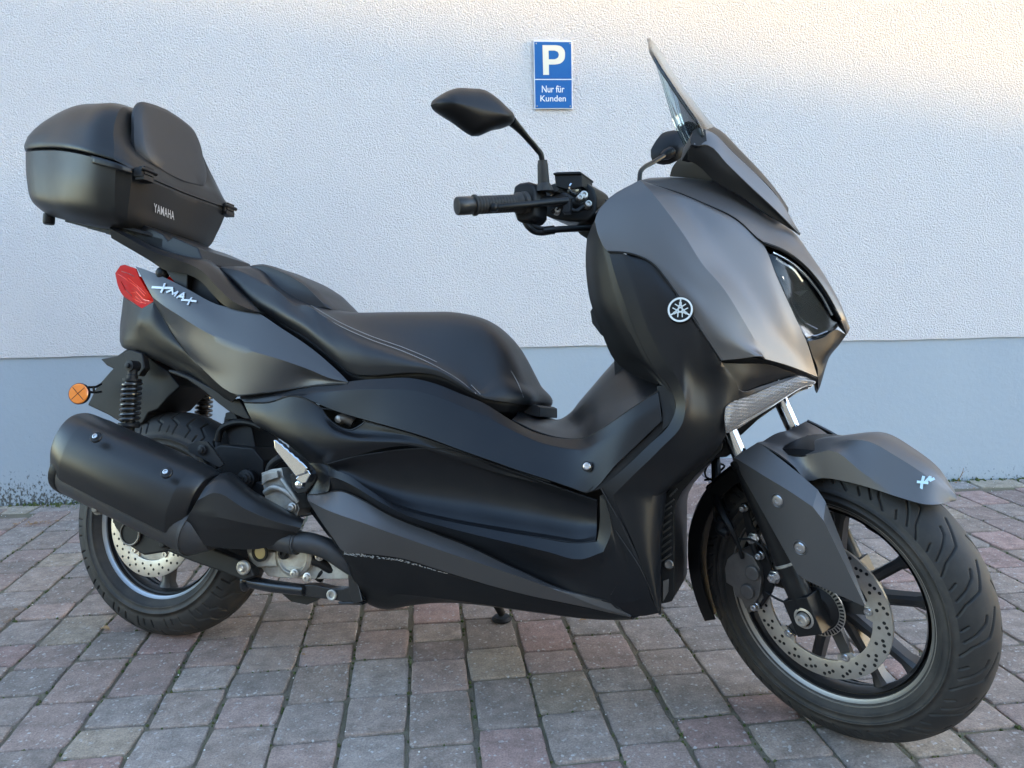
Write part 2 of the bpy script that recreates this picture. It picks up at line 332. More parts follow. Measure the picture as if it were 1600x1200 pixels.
# soil
m, n, l, b = nodes('joint_soil'); soilm = m
tc = mk(n, l, 'ShaderNodeTexCoord'); oc = tc.outputs['Object']
n1 = mk(n, l, 'ShaderNodeTexNoise', [('Vector', oc), ('Scale', 9.), ('Detail', 8.), ('Roughness', .8)])
n2 = mk(n, l, 'ShaderNodeTexNoise', [('Vector', oc), ('Scale', 300.), ('Detail', 3.)])
gm = mk(n, l, 'ShaderNodeMapRange', [(0, n1.outputs['Fac']), (1, .46), (2, .62)])
c1 = mk(n, l, 'ShaderNodeMix', [(0, gm.outputs[0]), (6, (.10, .082, .06, 1)), (7, (.10, .11, .045, 1))], data_type='RGBA')
c2 = mk(n, l, 'ShaderNodeMix', [(0, n2.outputs['Fac']), (6, c1.outputs[2]), (7, (.22, .18, .13, 1))], data_type='RGBA'); l.new(c2.outputs[2], b.inputs['Base Color'])
bp = mk(n, l, 'ShaderNodeBump', [('Height', n2.outputs['Fac']), ('Strength', 1.), ('Distance', .006)]); l.new(bp.outputs[0], b.inputs['Normal']); b.inputs['Roughness'].default_value = .95
moss = mat('moss', (.05, .075, .018), .95, bump=(400, 1, .003), var=((.10, .08, .03), 40, .8))
grassm = mat('grass_blade', (.09, .15, .035), .6, var=((.22, .19, .08), 8, .9))
drym = mat('dry_leaf', (.26, .14, .06), .8, var=((.35, .24, .12), 60, .8))
gritm = mat('pale_grit', (.62, .6, .56), .8)

mb = MB(); mb.add([(-60, -60, -.0055), (60, -60, -.0055), (60, 60, -.0055), (-60, 60, -.0055)], [(0, 1, 2, 3)])
tag(mb.build('ground', soilm), kind='structure')
# paving : columns of stones of varied length, running towards the wall
CD = np.array([-.1135, .9935]); CN = np.array([.9935, .1135]); PITCH_C = .1292; U0 = -.199*CN[0]+1.31*CN[1]
pal = [(.142, .118, .104), (.130, .112, .102), (.152, .114, .102), (.170, .112, .104), (.134, .122, .114), (.146, .118, .100), (.160, .134, .102), (.124, .114, .108), (.158, .118, .108), (.136, .114, .102), (.132, .110, .096), (.140, .106, .096)]
pv, pf, pc = [], [], []; joints = []
def outline(u0, u1, v0, v1):
    base = []; c = [(u0, v0), (u1, v0), (u1, v1), (u0, v1)]
    js = random.uniform(-.0016, .0016); c = [(a+js+random.uniform(-.0028, .0028), b_+random.uniform(-.0028, .0028)) for a, b_ in c]
    for i in range(4):
        a, b_ = np.array(c[i]), np.array(c[(i+1) % 4]); L = np.linalg.norm(b_-a); d = (b_-a)/L
        nn = np.array([-d[1], d[0]])
        for t, q_ in ((.003/L, .0028), (.010/L, .0006), (.28, 0), (.5, 0), (.72, 0), (1-.010/L, .0006), (1-.003/L, .0028)): base.append(a+(b_-a)*t+nn*(q_+random.uniform(-.0008, .0018)))
    return base
def stone(u0, u1, v0, v1, col):
    global pv
    o = outline(u0, u1, v0, v1); cx = np.mean(o, 0); z0 = random.uniform(-.002, .0015); tu, tv = random.uniform(-.008, .008), random.uniform(-.008, .008); k = len(pv); N = len(o)
    for ins, z in ((0, -.02), (0, -.0035), (.0014, -.0012), (.0042, -.0002), (.012, 0)):
        for q in o:
            d = cx-q; L = np.linalg.norm(d); p = q+d/L*min(ins, L*.5); zz = z+(z0+(p-cx) @ np.array([tu, tv]) if z > -.01 else 0)
            xy = CN*p[0]+CD*p[1]; pv.append((xy[0], xy[1], zz)); pc.append(col)
    for r_ in range(4):
        for i in range(N): j = (i+1) % N; pf.append((k+r_*N+i, k+r_*N+j, k+(r_+1)*N+j, k+(r_+1)*N+i))
    pv.append(tuple(np.mean([pv[k+4*N+i] for i in range(N)], 0))); pc.append(col)
    for i in range(N): pf.append((k+4*N+i, k+4*N+(i+1) % N, k+5*N))
for ci in range(-30, 30):
    uc = U0+ci*PITCH_C; g = .0035; v = .35+random.uniform(0, .12); drift = random.uniform(-.002, .002)
    while True:
        L = random.choice([.10, .118, .118, .142, .142, .165, .192, .192])+random.uniform(-.003, .003); v1 = v+L
        mid = CN*(uc+PITCH_C/2)+CD*(v+L/2); dist = (np.array([mid[0], mid[1], 0])-W0) @ WN
        if dist < .13: break
        cc = random.choice(pal); f_ = random.uniform(1.45, 2.0); cc = tuple((.66*x+.34*y)*k for x, y, k in zip(cc, (.142, .117, .103), (1.05, .98, .92))); stone(uc+g, uc+PITCH_C-g, v+g*.8, v1-g*.8, tuple(x*f_ for x in cc)); joints.append((uc, v, v1)); v = v1
# a course of long stones along the wall foot
t = -3.6
sa = len(pv)
def wall_stone(t0, t1, d0, d1, zt, col, zb=-.02, mbuf=None):
    k = len(mbuf.v) if mbuf else 0
    o = []; cs = [(t0, d0), (t1, d0), (t1, d1), (t0, d1)]
    for i in range(4):
        a, b_ = np.array(cs[i]), np.array(cs[(i+1) % 4])
        for q in (.04, .3, .6, .96): o.append(a+(b_-a)*q+np.array([random.uniform(-.001, .001)]*2))
    cx = np.mean(o, 0); rs = []
    for ins, z in ((0, zb), (0, zt-.006), (.003, zt-.001), (.012, zt)):
        rs.append([wpt(*(lambda p: (p[0], z, p[1]))(q+(cx-q)/np.linalg.norm(cx-q)*ins)) for q in o])
    return rs
wrings = []
while t < 3.4:
    L = random.uniform(.14, .2); 
    if not (.40 < t+L/2 < 1.02): wrings.append((wall_stone(t+.003, t+L-.003, .012, .118, random.uniform(-.003, 0), None), tuple(x*2 for x in random.choice(pal))))
    t += L
for rs, col in wrings:
    k = len(pv); N = len(rs[0])
    for r_ in rs:
        for p_ in r_: pv.append(tuple(p_)); pc.append(col)
    for r_ in range(3):
        for i in range(N): j = (i+1) % N; pf.append((k+r_*N+i, k+r_*N+j, k+(r_+1)*N+j, k+(r_+1)*N+i))
    pf.append(tuple(k+3*N+i for i in range(N)))
me = bpy.data.meshes.new('paving'); me.from_pydata(pv, [], pf); me.materials.append(paverm)
ca = me.color_attributes.new('stone', 'FLOAT_COLOR', 'POINT'); ca.data.foreach_set('color', np.array([(*c, 1) for c in pc], dtype=np.float32).ravel())
bm = bmesh.new(); bm.from_mesh(me); bmesh.ops.recalc_face_normals(bm, faces=bm.faces); bm.to_mesh(me); bm.free()
finish(me, 38)
tag(link('pavement', me), kind='structure')
# stone step standing at the wall foot behind the scooter
step = link('stone_step', None); step.location = Vector(wpt(.68, 0)); tag(step, 'low reddish concrete block step at the wall foot behind the front wheel', 'step')
t = .30; k_ = 0
for L, col in ((.19, (.13, .10, .098)), (.20, (.15, .115, .11)), (.2, (.12, .10, .10)), (.2, (.14, .11, .105))):
    mb = MB(); rs = wall_stone(t+.0015, t+L-.0015, .012, .36, .118, None, -.01); mb.ring(rs)
    o = mb.build('block', paverm); o.parent = step; o.matrix_parent_inverse = Matrix.Translation(-step.location)
    a = o.data.color_attributes.new('stone', 'FLOAT_COLOR', 'POINT'); a.data.foreach_set('color', np.tile(np.array([*(np.array(col)*1.7), 1], np.float32), len(o.data.vertices))); t += L
# wall
wall = link('house_wall', None); wall.location = Vector(W0); tag(wall, 'rendered house wall with a smooth blue-grey painted plinth and coarse pale stucco above', 'wall')
def wpart(name, t0, t1, z0, z1, d, mt, sub=1, jag=0.):
    mb = MB(); ts = np.linspace(t0, t1, sub+1); F_ = [wpt(t_, z0+(jag*math.sin(t_*7)+jag*.6*math.sin(t_*23+1)), d) for t_ in ts]; Tp = [wpt(t_, z1, d) for t_ in ts]
    Bk = [wpt(t_, z0, -.3) for t_ in ts]; Tb = [wpt(t_, z1, -.3) for t_ in ts]
    mb.grid([Bk, F_, Tp, Tb]); o = mb.build(name, mt); o.parent = wall; o.matrix_parent_inverse = Matrix.Translation(-wall.location); return o
wpart('plinth', -6, 6, -.05, .60, 0, plinthm)
wpart('stucco', -6, 6, .5785, 5.2, .007, stucco, 160, .0016)
# the gabled house across the yard: the slope of its roof shades this wall from the low sun
SH = np.array([SUN_D[0], SUN_D[1], 0]); SH /= np.linalg.norm(SH); SQ = np.array([-SH[1], SH[0], 0]); SQ = SQ if SQ[1] > 0 else -SQ
A_, B_ = wall_hit(420, -12), wall_hit(1600, 172); HD = 22.0
def to_gable(p): k = (HD-p @ SH)/(SUN_D @ SH); q = p+SUN_D*k; return q @ SQ, q[2]
(qa, za), (qb, zb) = to_gable(A_), to_gable(B_); slope = (zb-za)/(qb-qa)
qr = qa-4.2; zr_ = za+slope*(qr-qa); qe = qb+1.6; ze = zb+slope*(qe-qb); ql = qr-(qe-qr)
facade = mat('facade_render', (.45, .40, .33), .9, bump=(60, .4, .01), var=((.3, .27, .22), 2, .6)); tiles = mat('roof_tiles', (.16, .07, .045), .8, var=((.10, .05, .04), 6, .7), bump=(12, .8, .05))
winm = mat('window_glass', (.03, .04, .05), .1, 0, coat=.6); framem = mat('window_frame_paint', (.7, .7, .68), .5)
house = link('neighbour_house', None); house.location = Vector(SH*HD+SQ*qr); tag(house, 'plain rendered gabled house with tiled roof across the yard', 'house')
def hp(name, mb, mt, par=None):
    o = mb.build(name, mt); o.parent = house; o.matrix_parent_inverse = Matrix.Translation(-house.location); return o
def gpt(q, z, d=0.): return SH*(HD+d)+SQ*q+np.array([0, 0, z])
mb = MB(); mb.prism([gpt(ql+.4, -.02, .35), gpt(qe-.4, -.02, .35), gpt(qe-.4, ze-.1-slope*0, .35), gpt(qr, zr_-.25, .35), gpt(ql+.4, ze-.1, .35)], SH*10); hp('wall', mb, facade)
mb = MB(); mb.prism([gpt(ql, ze-.16), gpt(ql, ze), gpt(qr, zr_), gpt(qe, ze), gpt(qe, ze-.16), gpt(qr, zr_-.18)], SH*10.8); hp('roof', mb, tiles)
for i, (dq, z0) in enumerate(((-2.6, 1.0), (0, 1.0), (2.6, 1.0), (-1.4, 3.7), (1.4, 3.7))):
    c = gpt(qr+dq, z0+.7, .33); f_ = hp('window', (lambda b_: (b_.box(c, (SQ, SH, (0, 0, 1)), (.62, .04, .72)), b_)[1])(MB()), framem)
    g_ = hp('pane', (lambda b_: (b_.box(c-SH*.03, (SQ, SH, (0, 0, 1)), (.54, .02, .64)), b_)[1])(MB()), winm); g_.parent = f_; g_.matrix_parent_inverse = Matrix.Identity(4); g_.matrix_parent_inverse = Matrix.Translation(-house.location) if False else g_.matrix_parent_inverse
# unseen terrace added behind the viewpoint to darken and warm the bodywork's reflections
row = link('added_terrace', None); row.location = Vector((-6, -8.5, 0)); tag(row, 'unseen beige terraced house added behind the viewpoint for the scooter to reflect', 'house')
def rp_(name, mb, mt):
    o = mb.build(name, mt); o.parent = row; o.matrix_parent_inverse = Matrix.Translation(-row.location); return o
brick = mat('beige_render', (.50, .38, .29), .9, bump=(40, .5, .01), var=((.36, .27, .21), 3, .7))
mb = MB(); mb.prism([(-20, -8.5, -.02), (7, -8.5, -.02), (7, -8.5, 6.2), (-20, -8.5, 6.2)], (0, -8, 0)); rp_('wall', mb, brick)
mb = MB(); mb.prism([(-20.3, -8.2, 6.05), (-20.3, -8.2, 6.2), (-20.3, -12.5, 9.0), (-20.3, -16.8, 6.2), (-20.3, -16.8, 6.05), (-20.3, -12.5, 8.8)], (27.6, 0, 0)); rp_('roof', mb, tiles)
for i in range(8):
    for z0 in (1.0, 3.8):
        c = np.array([-18+i*3.1, -8.48, z0+.65]); f_ = rp_('window', (lambda b_: (b_.box(c, ((1, 0, 0), (0, 1, 0), (0, 0, 1)), (.6, .04, .7)), b_)[1])(MB()), framem)
        g_ = rp_('pane', (lambda b_: (b_.box(c+np.array([0, .03, 0]), ((1, 0, 0), (0, 1, 0), (0, 0, 1)), (.52, .02, .62)), b_)[1])(MB()), winm); g_.parent = f_; g_.matrix_parent_inverse = Matrix.Identity(4)
# ------------------------------------------------------------------ sign
sg = link('parking_sign', None); s_c = wall_hit(864, 117, .012); sg.location = Vector(s_c); tag(sg, 'blue and white customer parking sign fixed to the pale stucco wall', 'sign')
blue = mat('sign_blue', (.005, .105, .34), .4, var=((.01, .14, .38), 5, .6)); cream = mat('sign_letter_cream', (.78, .72, .58), .5); whites = mat('sign_white', (.74, .75, .78), .45)
def sp_(px, py, d=.016): return wall_hit(px, py, d)
def spart(name, mb, mt, **k):
    o = mb.build(name, mt, **k); o.parent = sg; o.matrix_parent_inverse = Matrix.Translation(-sg.location); return o
mb = MB(); mb.prism([sp_(833.3, 63.2, .010), sp_(893.8, 64, .010), sp_(895, 170.6, .010), sp_(835.3, 170.8, .010)], WN*.006); spart('backing_plate', mb, whites, bev=.001)
mb = MB(); mb.prism([sp_(834.8, 65.2), sp_(892.3, 65.9), sp_(893.1, 123.2), sp_(835.9, 123.3)], WN*.0008)
mb.prism([sp_(836, 125), sp_(893.2, 125), sp_(893.5, 168.9), sp_(836.7, 169.1)], WN*.0008); spart('blue_field', mb, blue)
def stext(body, x0, y0, x1, y1, mt, bold=.012):      # baseline-left to top-right box in the photo
    a, bx, ty = sp_(x0, y1, .017), sp_(x1, y1, .017), sp_(x0, y0, .017); o = lettering('lettering', body, a, bx-a, ty-a, mt, None, bold, .0004); o.parent = sg; o.matrix_parent_inverse = Matrix.Translation(-sg.location)
pth = [(847, 70.5), (868, 70.5), (876, 72.5), (881, 78), (882.3, 86), (880.5, 94), (875, 99), (867, 100.8), (857, 100.8), (857.2, 117), (848.2, 117)]
hole = [(856.5, 79), (866, 79), (870.5, 81), (872.6, 85.5), (871, 90), (866.5, 92.5), (856.8, 92.7)]
def ringfill(mb, out, inn, z):                       # letter P built as an outer outline bridged to its counter
    o_ = [sp_(x+.6, y, .0172) for x, y in spline(np.array([(x, y, 0) for x, y in out]), 4, tuple(range(len(out))) if 0 else (0, 1, 7, 8, 9, 10))[:, :2]]
    i_ = [sp_(x+.6, y, .0172) for x, y in spline(np.array([(x, y, 0) for x, y in inn+[inn[0]]]), 4, (0, 1, 5, 6, 7))[:-1, :2]]
    bm = bmesh.new(); es = []
    for L in (o_, i_):
        vs = [bm.verts.new(p) for p in L]
        for k in range(len(vs)): es.append(bm.edges.new((vs[k], vs[(k+1) % len(vs)])))
    bmesh.ops.triangle_fill(bm, edges=es, use_beauty=True); me = bpy.data.meshes.new('lettering'); bm.to_mesh(me); bm.free(); me.materials.append(cream); return me
me = ringfill(None, pth, hole, 0); o = link('lettering', me, sg); o.matrix_parent_inverse = Matrix.Translation(-sg.location)
stext('Nur für', 846.6, 133.6, 882, 144.6, whites); stext('Kunden', 844.3, 149, 884.2, 158.6, whites)
mb = MB()
for x, y in ((837.8, 68), (890.4, 68), (839.2, 166), (891, 166)): mb.lathe(sp_(x, y, .0165), WN, [(.0028, 0), (.0026, .0012), (.001, .0018)], 10)
spart('screw', mb, steel); split_pieces([o for o in sg.children if o.name.startswith('screw')][0])
# ------------------------------------------------------------------ weeds, moss, leaves, grit (uncountable)
mb = MB()
def moss_blob(x, y, r, h, mi=0):
    n_ = 7; rs = [[(x+rr*math.cos(a)*random.uniform(.7, 1.2), y+rr*math.sin(a)*random.uniform(.7, 1.2), z) for a in np.linspace(0, 2*math.pi, n_, endpoint=False)] for rr, z in ((r, -.01), (r*.75, h*.6-.004), (r*.3, h-.004))]; mb.ring(rs, mi)
for (uc, v0, v1) in joints:
    if random.random() < .75:
        for _ in range(random.randint(2, 9)):
            if random.random() < .75: u_, v_ = uc+random.gauss(0, .0018), random.uniform(v0, v1)
            else: u_, v_ = uc+random.uniform(0, PITCH_C), v0+random.gauss(0, .0015)
            xy = CN*u_+CD*v_; moss_blob(xy[0], xy[1], random.uniform(.0015, .0045), random.uniform(.001, .0045))
for _ in range(500):
    t_ = random.uniform(-2.6, 2.6); p_ = wpt(t_, 0, abs(random.gauss(0, .02))+.001); moss_blob(p_[0], p_[1], random.uniform(.003, .011), random.uniform(.004, .012))
tag(mb.build('moss', moss, ang=60), 'green and brown moss growing in the joints between the paving stones', 'moss', kind='stuff')
mb = MB()
def blade(x, y, z, h, lean, mi=0):
    a = random.uniform(0, 6.28); d = np.array([math.cos(a), math.sin(a), 0]); s = np.array([-d[1], d[0], 0])*random.uniform(.0012, .0022); p = np.array([x, y, z]); g = []
    for k in range(4): t = k/3; q = p+np.array([0, 0, h*t])+d*lean*t*t; g.append([q-s*(1-t*.85), q+s*(1-t*.85)])
    mb.grid(g, mi)
for (t0, d0, st, sd, cnt, hh) in ((-1.62, .06, .045, .02, 70, .035), (-1.50, .05, .05, .02, 90, .04), (-1.78, .04, .05, .015, 40, .03), (1.46, .03, .1, .02, 60, .02), (1.75, .02, .05, .01, 30, .025), (-.9, .03, .3, .015, 60, .02), (1.2, .03, .08, .015, 40, .02)):
    for _ in range(cnt): p_ = wpt(random.gauss(t0, st), 0, abs(random.gauss(d0, sd))); blade(p_[0], p_[1], -.006, random.uniform(.3, 1)*hh, random.uniform(.0, .8)*hh)
for _ in range(160):
    uc, v0, v1 = random.choice(joints); xy = CN*(uc+random.gauss(0, .001))+CD*random.uniform(v0, v1); 
    for _k in range(4): blade(xy[0]+random.gauss(0, .003), xy[1]+random.gauss(0, .003), -.006, random.uniform(.004, .011), .004)
tag(mb.build('grass', grassm, ang=60), 'small green grass tufts along the wall foot and joints', 'grass', kind='stuff')
mb = MB()
for _ in range(900):
    if random.random() < .5: p_ = wpt(random.uniform(-2.5, 2.5), 0, abs(random.gauss(0, .12))+.01)
    else: uc, v0, v1 = random.choice(joints); xy = CN*(uc+random.gauss(0, .012))+CD*random.uniform(v0, v1); p_ = np.array([xy[0], xy[1], 0])
    mb.ball((p_[0], p_[1], .0008), random.uniform(.0007, .0022), 0, 6, (1, 1, .7))
tag(mb.build('grit', gritm, ang=60), 'pale grit scattered over the paving', 'grit', kind='stuff')
mb = MB()
def leaf(x, y, s, a):
    c, sn = math.cos(a), math.sin(a); g = []
    for k in range(5):
        t = k/4; w = s*.32*math.sin(math.pi*min(.98, max(.03, t))); zc = .003+.25*s*math.sin(t*3)*random.uniform(.2, .8); g.append([(x+c*s*t-sn*w*j, y+sn*s*t+c*w*j, zc+abs(j)*w*.5) for j in (-1, 0, 1)])
    mb.grid(g)
for (t0, d0, st, sd, cnt) in ((-1.72, .26, .05, .015, 22), (-1.40, .22, .03, .012, 14), (-1.62, .06, .05, .02, 16), (1.46, .05, .09, .03, 40), (-1.3, .12, .08, .03, 10), (1.3, .1, .3, .05, 16)):
    for _ in range(cnt): p_ = wpt(random.gauss(t0, st), 0, abs(random.gauss(d0, sd))); leaf(p_[0], p_[1], random.uniform(.006, .018), random.uniform(0, 6.28))
for px_, py_, s in ((905, 972, .02), (155, 985, .03), (235, 978, .03), (470, 1025, .012), (385, 963, .014), (500, 950, .012), (20, 955, .014)):
    r = ray(px_, py_); q = EYE+r*(-CAM_H/r[2]); leaf(q[0], q[1], s, random.uniform(-.4, .4))
tag(mb.build('leaves', drym, ang=60), 'dry brown leaves and bits lying near the wall foot', 'leaves', kind='stuff')
mb = MB(); a, b2 = wall_hit(1497, 748, .03), wall_hit(1506, 731, .05); a[2] = .002; mb.tube([a, a+(b2-a)*.5+np.array([.004, 0, .002]), b2], [.0016, .0013, .0006], 6); mb.tube([a+(b2-a)*.5, a+(b2-a)*.7+np.array([.012, 0, .004])], [.001, .0005], 5, sub=1)
tag(mb.build('twig', drym), 'thin dry stalk standing against the plinth right of the front fender', 'twig')
# ================================================================== scooter
S = link('scooter', None); S.matrix_world = Matrix([[*M[i], O[i]] for i in range(3)]+[[0, 0, 0, 1]])
tag(S, 'matt grey maxi scooter with black top case parked on its stand before the wall', 'scooter')
RT = np.array([0, -1., 0]); FWD = np.array([1., 0, 0]); UPZ = np.array([0, 0, 1.])
def Q(*pts): return [resolve(p) for p in pts]
# ---------------- wheels
def groove_front(th, s):
    per = R(15); best = np.full(th.shape, 9.)
    def seg(a, b, per_, off=0.):
        nonlocal best
        x = (th-off) % per_
        for k in (-1, 0, 1):
            for sg in (1,):
                px_, py_ = (x+k*per_)*.27, s*.062; ax_, ay_, bx_, by_ = a[0]*.27, a[1]*.062, b[0]*.27, b[1]*.062
                vx, vy = bx_-ax_, by_-ay_; t = np.clip(((px_-ax_)*vx+(py_-ay_)*vy)/(vx*vx+vy*vy), 0, 1)
                best = np.minimum(best, np.hypot(px_-ax_-t*vx, py_-ay_-t*vy))
    return seg, lambda: best
def tyre_mesh(name, c, ax, RO, W, rb, parent, kind):
    ax = ax/np.linalg.norm(ax); u = np.array([1., 0, 0]) if abs(ax[0]) < .9 else np.array([0, 0, 1.]); u = u-ax*(u @ ax); u /= np.linalg.norm(u); v = np.cross(ax, u)
    prof = []                              # (radius, lateral, smooth crown s)
    ns = 105
    for s in np.linspace(-1, 1, ns): a = s*R(78); prof.append((RO-W+W*math.cos(a)*1.0, W*math.sin(a)*1.0, s))
    rim_side = [(RO-W+W*math.cos(R(78))-(.012+.0), W*1.0), (rb+.026, W*1.0), (rb+.0255, W*1.0+.0006), (rb+.0235, W*1.0+.0006), (rb+.023, W*.995), (rb+.012, W*.955), (rb+.0115, W*.95+.001), (rb+.0095, W*.935+.001), (rb+.009, W*.92), (rb+.006, W*.88), (rb, W*.80), (rb-.006, W*.72)]
    full = [(r, -l_, None) for r, l_ in rim_side[::-1]]+prof+[(r, l_, None) for r, l_ in rim_side]
    NT = 1500; TH = np.linspace(0, 2*math.pi, NT, endpoint=False)
    S_ = np.array([q[2] if q[2] is not None else 9 for q in full]); r_ = np.array([q[0] for q in full]); l_ = np.array([q[1] for q in full])
    th, s = np.meshgrid(TH, S_, indexing='ij')
    if kind == 'front':
        d = np.full(th.shape, 9.)
        def seg(a, b, off, per, sgn):
            nonlocal d
            x = (th-off) % per; ss = s*sgn
            for k in (-1, 0, 1):
                X, Y = (x+k*per)*.265, ss*.075; ax_, ay_, bx_, by_ = a[0]*.265, a[1]*.075, b[0]*.265, b[1]*.075
                vx, vy = bx_-ax_, by_-ay_; t = np.clip(((X-ax_)*vx+(Y-ay_)*vy)/(vx*vx+vy*vy), 0, 1); d = np.minimum(d, np.hypot(X-ax_-t*vx, Y-ay_-t*vy))
        per = 2*math.pi/22
        for sgn, off in ((1, 0), (-1, per/2)):
            for a, b in (((0, .93), (.09, .72)), ((.09, .72), (.16, .36)), ((.16, .36), (.36, .10)), ((.13, .86), (.20, .62)), ((.20, .62), (.27, .42)), ((.27, .42), (.33, .36)), ((.23, .90), (.27, .76))): seg((a[0]*.8, a[1]), (b[0]*.8, b[1]), off, per, sgn)
        gw, gd = .0017, .0042
    else:
        d = np.full(th.shape, 9.); per = 2*math.pi/18
        def seg(a, b, off, per, sgn):
            nonlocal d
            x = (th-off) % per; ss = s*sgn
            for k in (-1, 0, 1):
                X, Y = (x+k*per)*.265, ss*.085; ax_, ay_, bx_, by_ = a[0]*.265, a[1]*.085, b[0]*.265, b[1]*.085
                vx, vy = bx_-ax_, by_-ay_; t = np.clip(((X-ax_)*vx+(Y-ay_)*vy)/(vx*vx+vy*vy), 0, 1); d = np.minimum(d, np.hypot(X-ax_-t*vx, Y-ay_-t*vy))
        for sgn, off in ((1, 0), (-1, per/2)):
            for a, b in (((.02, .95), (.02, .66)), ((.02, .66), (.13, .50)), ((.13, .50), (.13, .22)), ((.13, .22), (.30, .08)), ((.20, .92), (.20, .70)), ((.20, .70), (.27, .60)), ((.27, .60), (.27, .32)), ((.10, .92), (.10, .76))): seg(a, b, off, per, sgn)
        gw, gd = .0022, .0050
    dep = gd*np.clip(1.35-d/gw, 0, 1); dep[np.abs(s) > 5] = 0
    rr = r_[None, :]-dep*np.cos(np.clip(s, -1, 1)*R(60)); ll = l_[None, :]-dep*np.sin(np.clip(s, -1, 1)*R(60)); ll = np.where(np.abs(s) > 5, l_[None, :], ll)
    # raised sidewall ring
    co = c[None, None]+ax[None, None]*ll[..., None]+rr[..., None]*(np.cos(th)[..., None]*u+np.sin(th)[..., None]*v)
    K = len(full); vs = co.reshape(-1, 3); i, j = np.meshgrid(np.arange(NT), np.arange(K-1), indexing='ij'); i2 = (i+1) % NT
    fs = np.stack([i*K+j, i*K+j+1, i2*K+j+1, i2*K+j], -1).reshape(-1, 4)
    me = bpy.data.meshes.new(name); me.from_pydata(vs.tolist(), [], fs.tolist()); me.materials.append(rubber); me.materials.append(sidewall)
    mi = np.where((np.abs(S_[:-1]) > .93).astype(int)[None, :].repeat(NT, 0), 1, 0).reshape(-1); me.polygons.foreach_set('material_index', mi)
    bm = bmesh.new(); bm.from_mesh(me); bmesh.ops.recalc_face_normals(bm, faces=bm.faces); bm.to_mesh(me); bm.free()
    for f in me.polygons: f.use_smooth = True
    return link(name, me, parent)
def rim_mesh(c, ax, rf, wf, parent, nsp, split, disc_w, hub_r, a_off, lip_mat):
    ax = ax/np.linalg.norm(ax); u = np.array([1., 0, 0]); u = u-ax*(u @ ax); u /= np.linalg.norm(u); v = np.cross(ax, u)
    mb = MB()
    prof = [(rf, -wf), (rf-.003, -wf-.003), (rf-.008, -wf), (rf-.014, -wf+.012), (rf-.026, -wf+.03), (rf-.028, 0), (rf-.027, wf-.036)]
    mb.lathe(c, ax, prof, 96, 0, False); mb.lathe(c, ax, [(rf-.027, wf-.036), (rf-.0255, wf-.030), (rf-.0215, wf-.021)], 96, 1, False); mb.lathe(c, ax, [(rf-.0215, wf-.021), (rf-.0205, wf-.016), (rf-.019, wf-.012)], 96, 0, False)
    mb.lathe(c, ax, [(rf-.019, wf-.012), (rf-.0185, wf-.008), (rf-.010, wf-.002), (rf-.0085, wf+.0015), (rf-.0075, wf+.0015), (rf-.007, wf-.001), (rf-.001, wf+.0005), (rf+.001, wf-.003)], 96, 1, False)
    mb.lathe(c, ax, [(rf-.028, -.0), (rf-.032, .008), (rf-.032, .02), (rf-.0265, .03)], 96, 0, False)
    mb.lathe(c, ax, [(hub_r*.5, -.045), (hub_r, -.04), (hub_r, -.02), (hub_r*.8, 0), (hub_r, .02), (hub_r, .045), (hub_r*.6, .05)], 32, 0)
    for k in range(nsp):
        a = a_off+2*math.pi*k/nsp
        for sgn in ((-1, 1) if split else (0,)):
            a1 = a+sgn*R(13); a0 = a+sgn*R(5 if split else 0)
            p0 = c+(hub_r*.8)*(math.cos(a0)*u+math.sin(a0)*v); p1 = c+(rf-.027)*(math.cos(a1)*u+math.sin(a1)*v); d = p1-p0; d /= np.linalg.norm(d); q = np.cross(ax, d)
            rs = []
            for t, w_, h_ in ((0, .013, .026), (.5, .0095, .017), (.85, .0095, .015), (1, .016, .02)):
                if not split: w_ *= 1.35
                p = p0+(p1-p0)*t; rs.append([p+q*w_*x+ax*h_*y for x, y in ((-1, -.7), (-.55, -1), (.55, -1), (1, -.7), (1, .7), (.45, 1), (-.45, 1), (-1, .7))])
            mb.ring(rs, 0)
    return mb.build('rim', [rimm, lip_mat], parent, ang=35)
def disc_mesh(c, ax, ro, ri, w, th, parent, nholes, rows_, name='brake_disc', arms=5, a_off=.3, carrier_r=.06):
    ax = ax/np.linalg.norm(ax); u = np.array([1., 0, 0]); u = u-ax*(u @ ax); u /= np.linalg.norm(u); v = np.cross(ax, u); c = c+ax*w
    mb = MB(); mb.lathe(c, ax, [(ri, -th/2), (ri, th/2), (ri+.001, th/2+.0003), (ro-.001, th/2+.0003), (ro, th/2), (ro, -th/2), (ri, -th/2)], 96, 0, False)
    for k in range(nholes):
        for j, (rr, da) in enumerate(rows_):
            a = 2*math.pi*(k+da)/nholes; p = c+rr*(math.cos(a)*u+math.sin(a)*v)+ax*(th/2+.0004); mb.lathe(p, ax, [(.0033, 0), (.0030, .0002), (.0006, .00022)], 10, 1)
    for k in range(arms):
        a = a_off+2*math.pi*k/arms; d = math.cos(a)*u+math.sin(a)*v; q = np.cross(ax, d)
        mb.prism([c+d*(ri+.004)+q*.022-ax*th/2, c+d*(ri-.010)+q*.013-ax*th/2, c+d*(ri-.012)-q*.013-ax*th/2, c+d*(ri+.004)-q*.022-ax*th/2], ax*th*.9, 0)
        mb.lathe(c+d*(ri-.005)+ax*th/2, ax, [(.0075, 0), (.0075, .0025), (.006, .004), (.0035, .004), (.003, .002)], 14, 2)
        p0, p1 = c+d*carrier_r*.4-ax*.012, c+d*(ri-.004)-ax*.004
        mb.prism([p0+q*.012, p1+q*.010, p1-q*.010, p0-q*.012], ax*-.01, 3)
    return mb.build(name, [steel, dark, bolt, rimm], parent, ang=35)
def wheel_part(name, loc):
    o = link(name, None, S); o.location = Vector(loc); return o
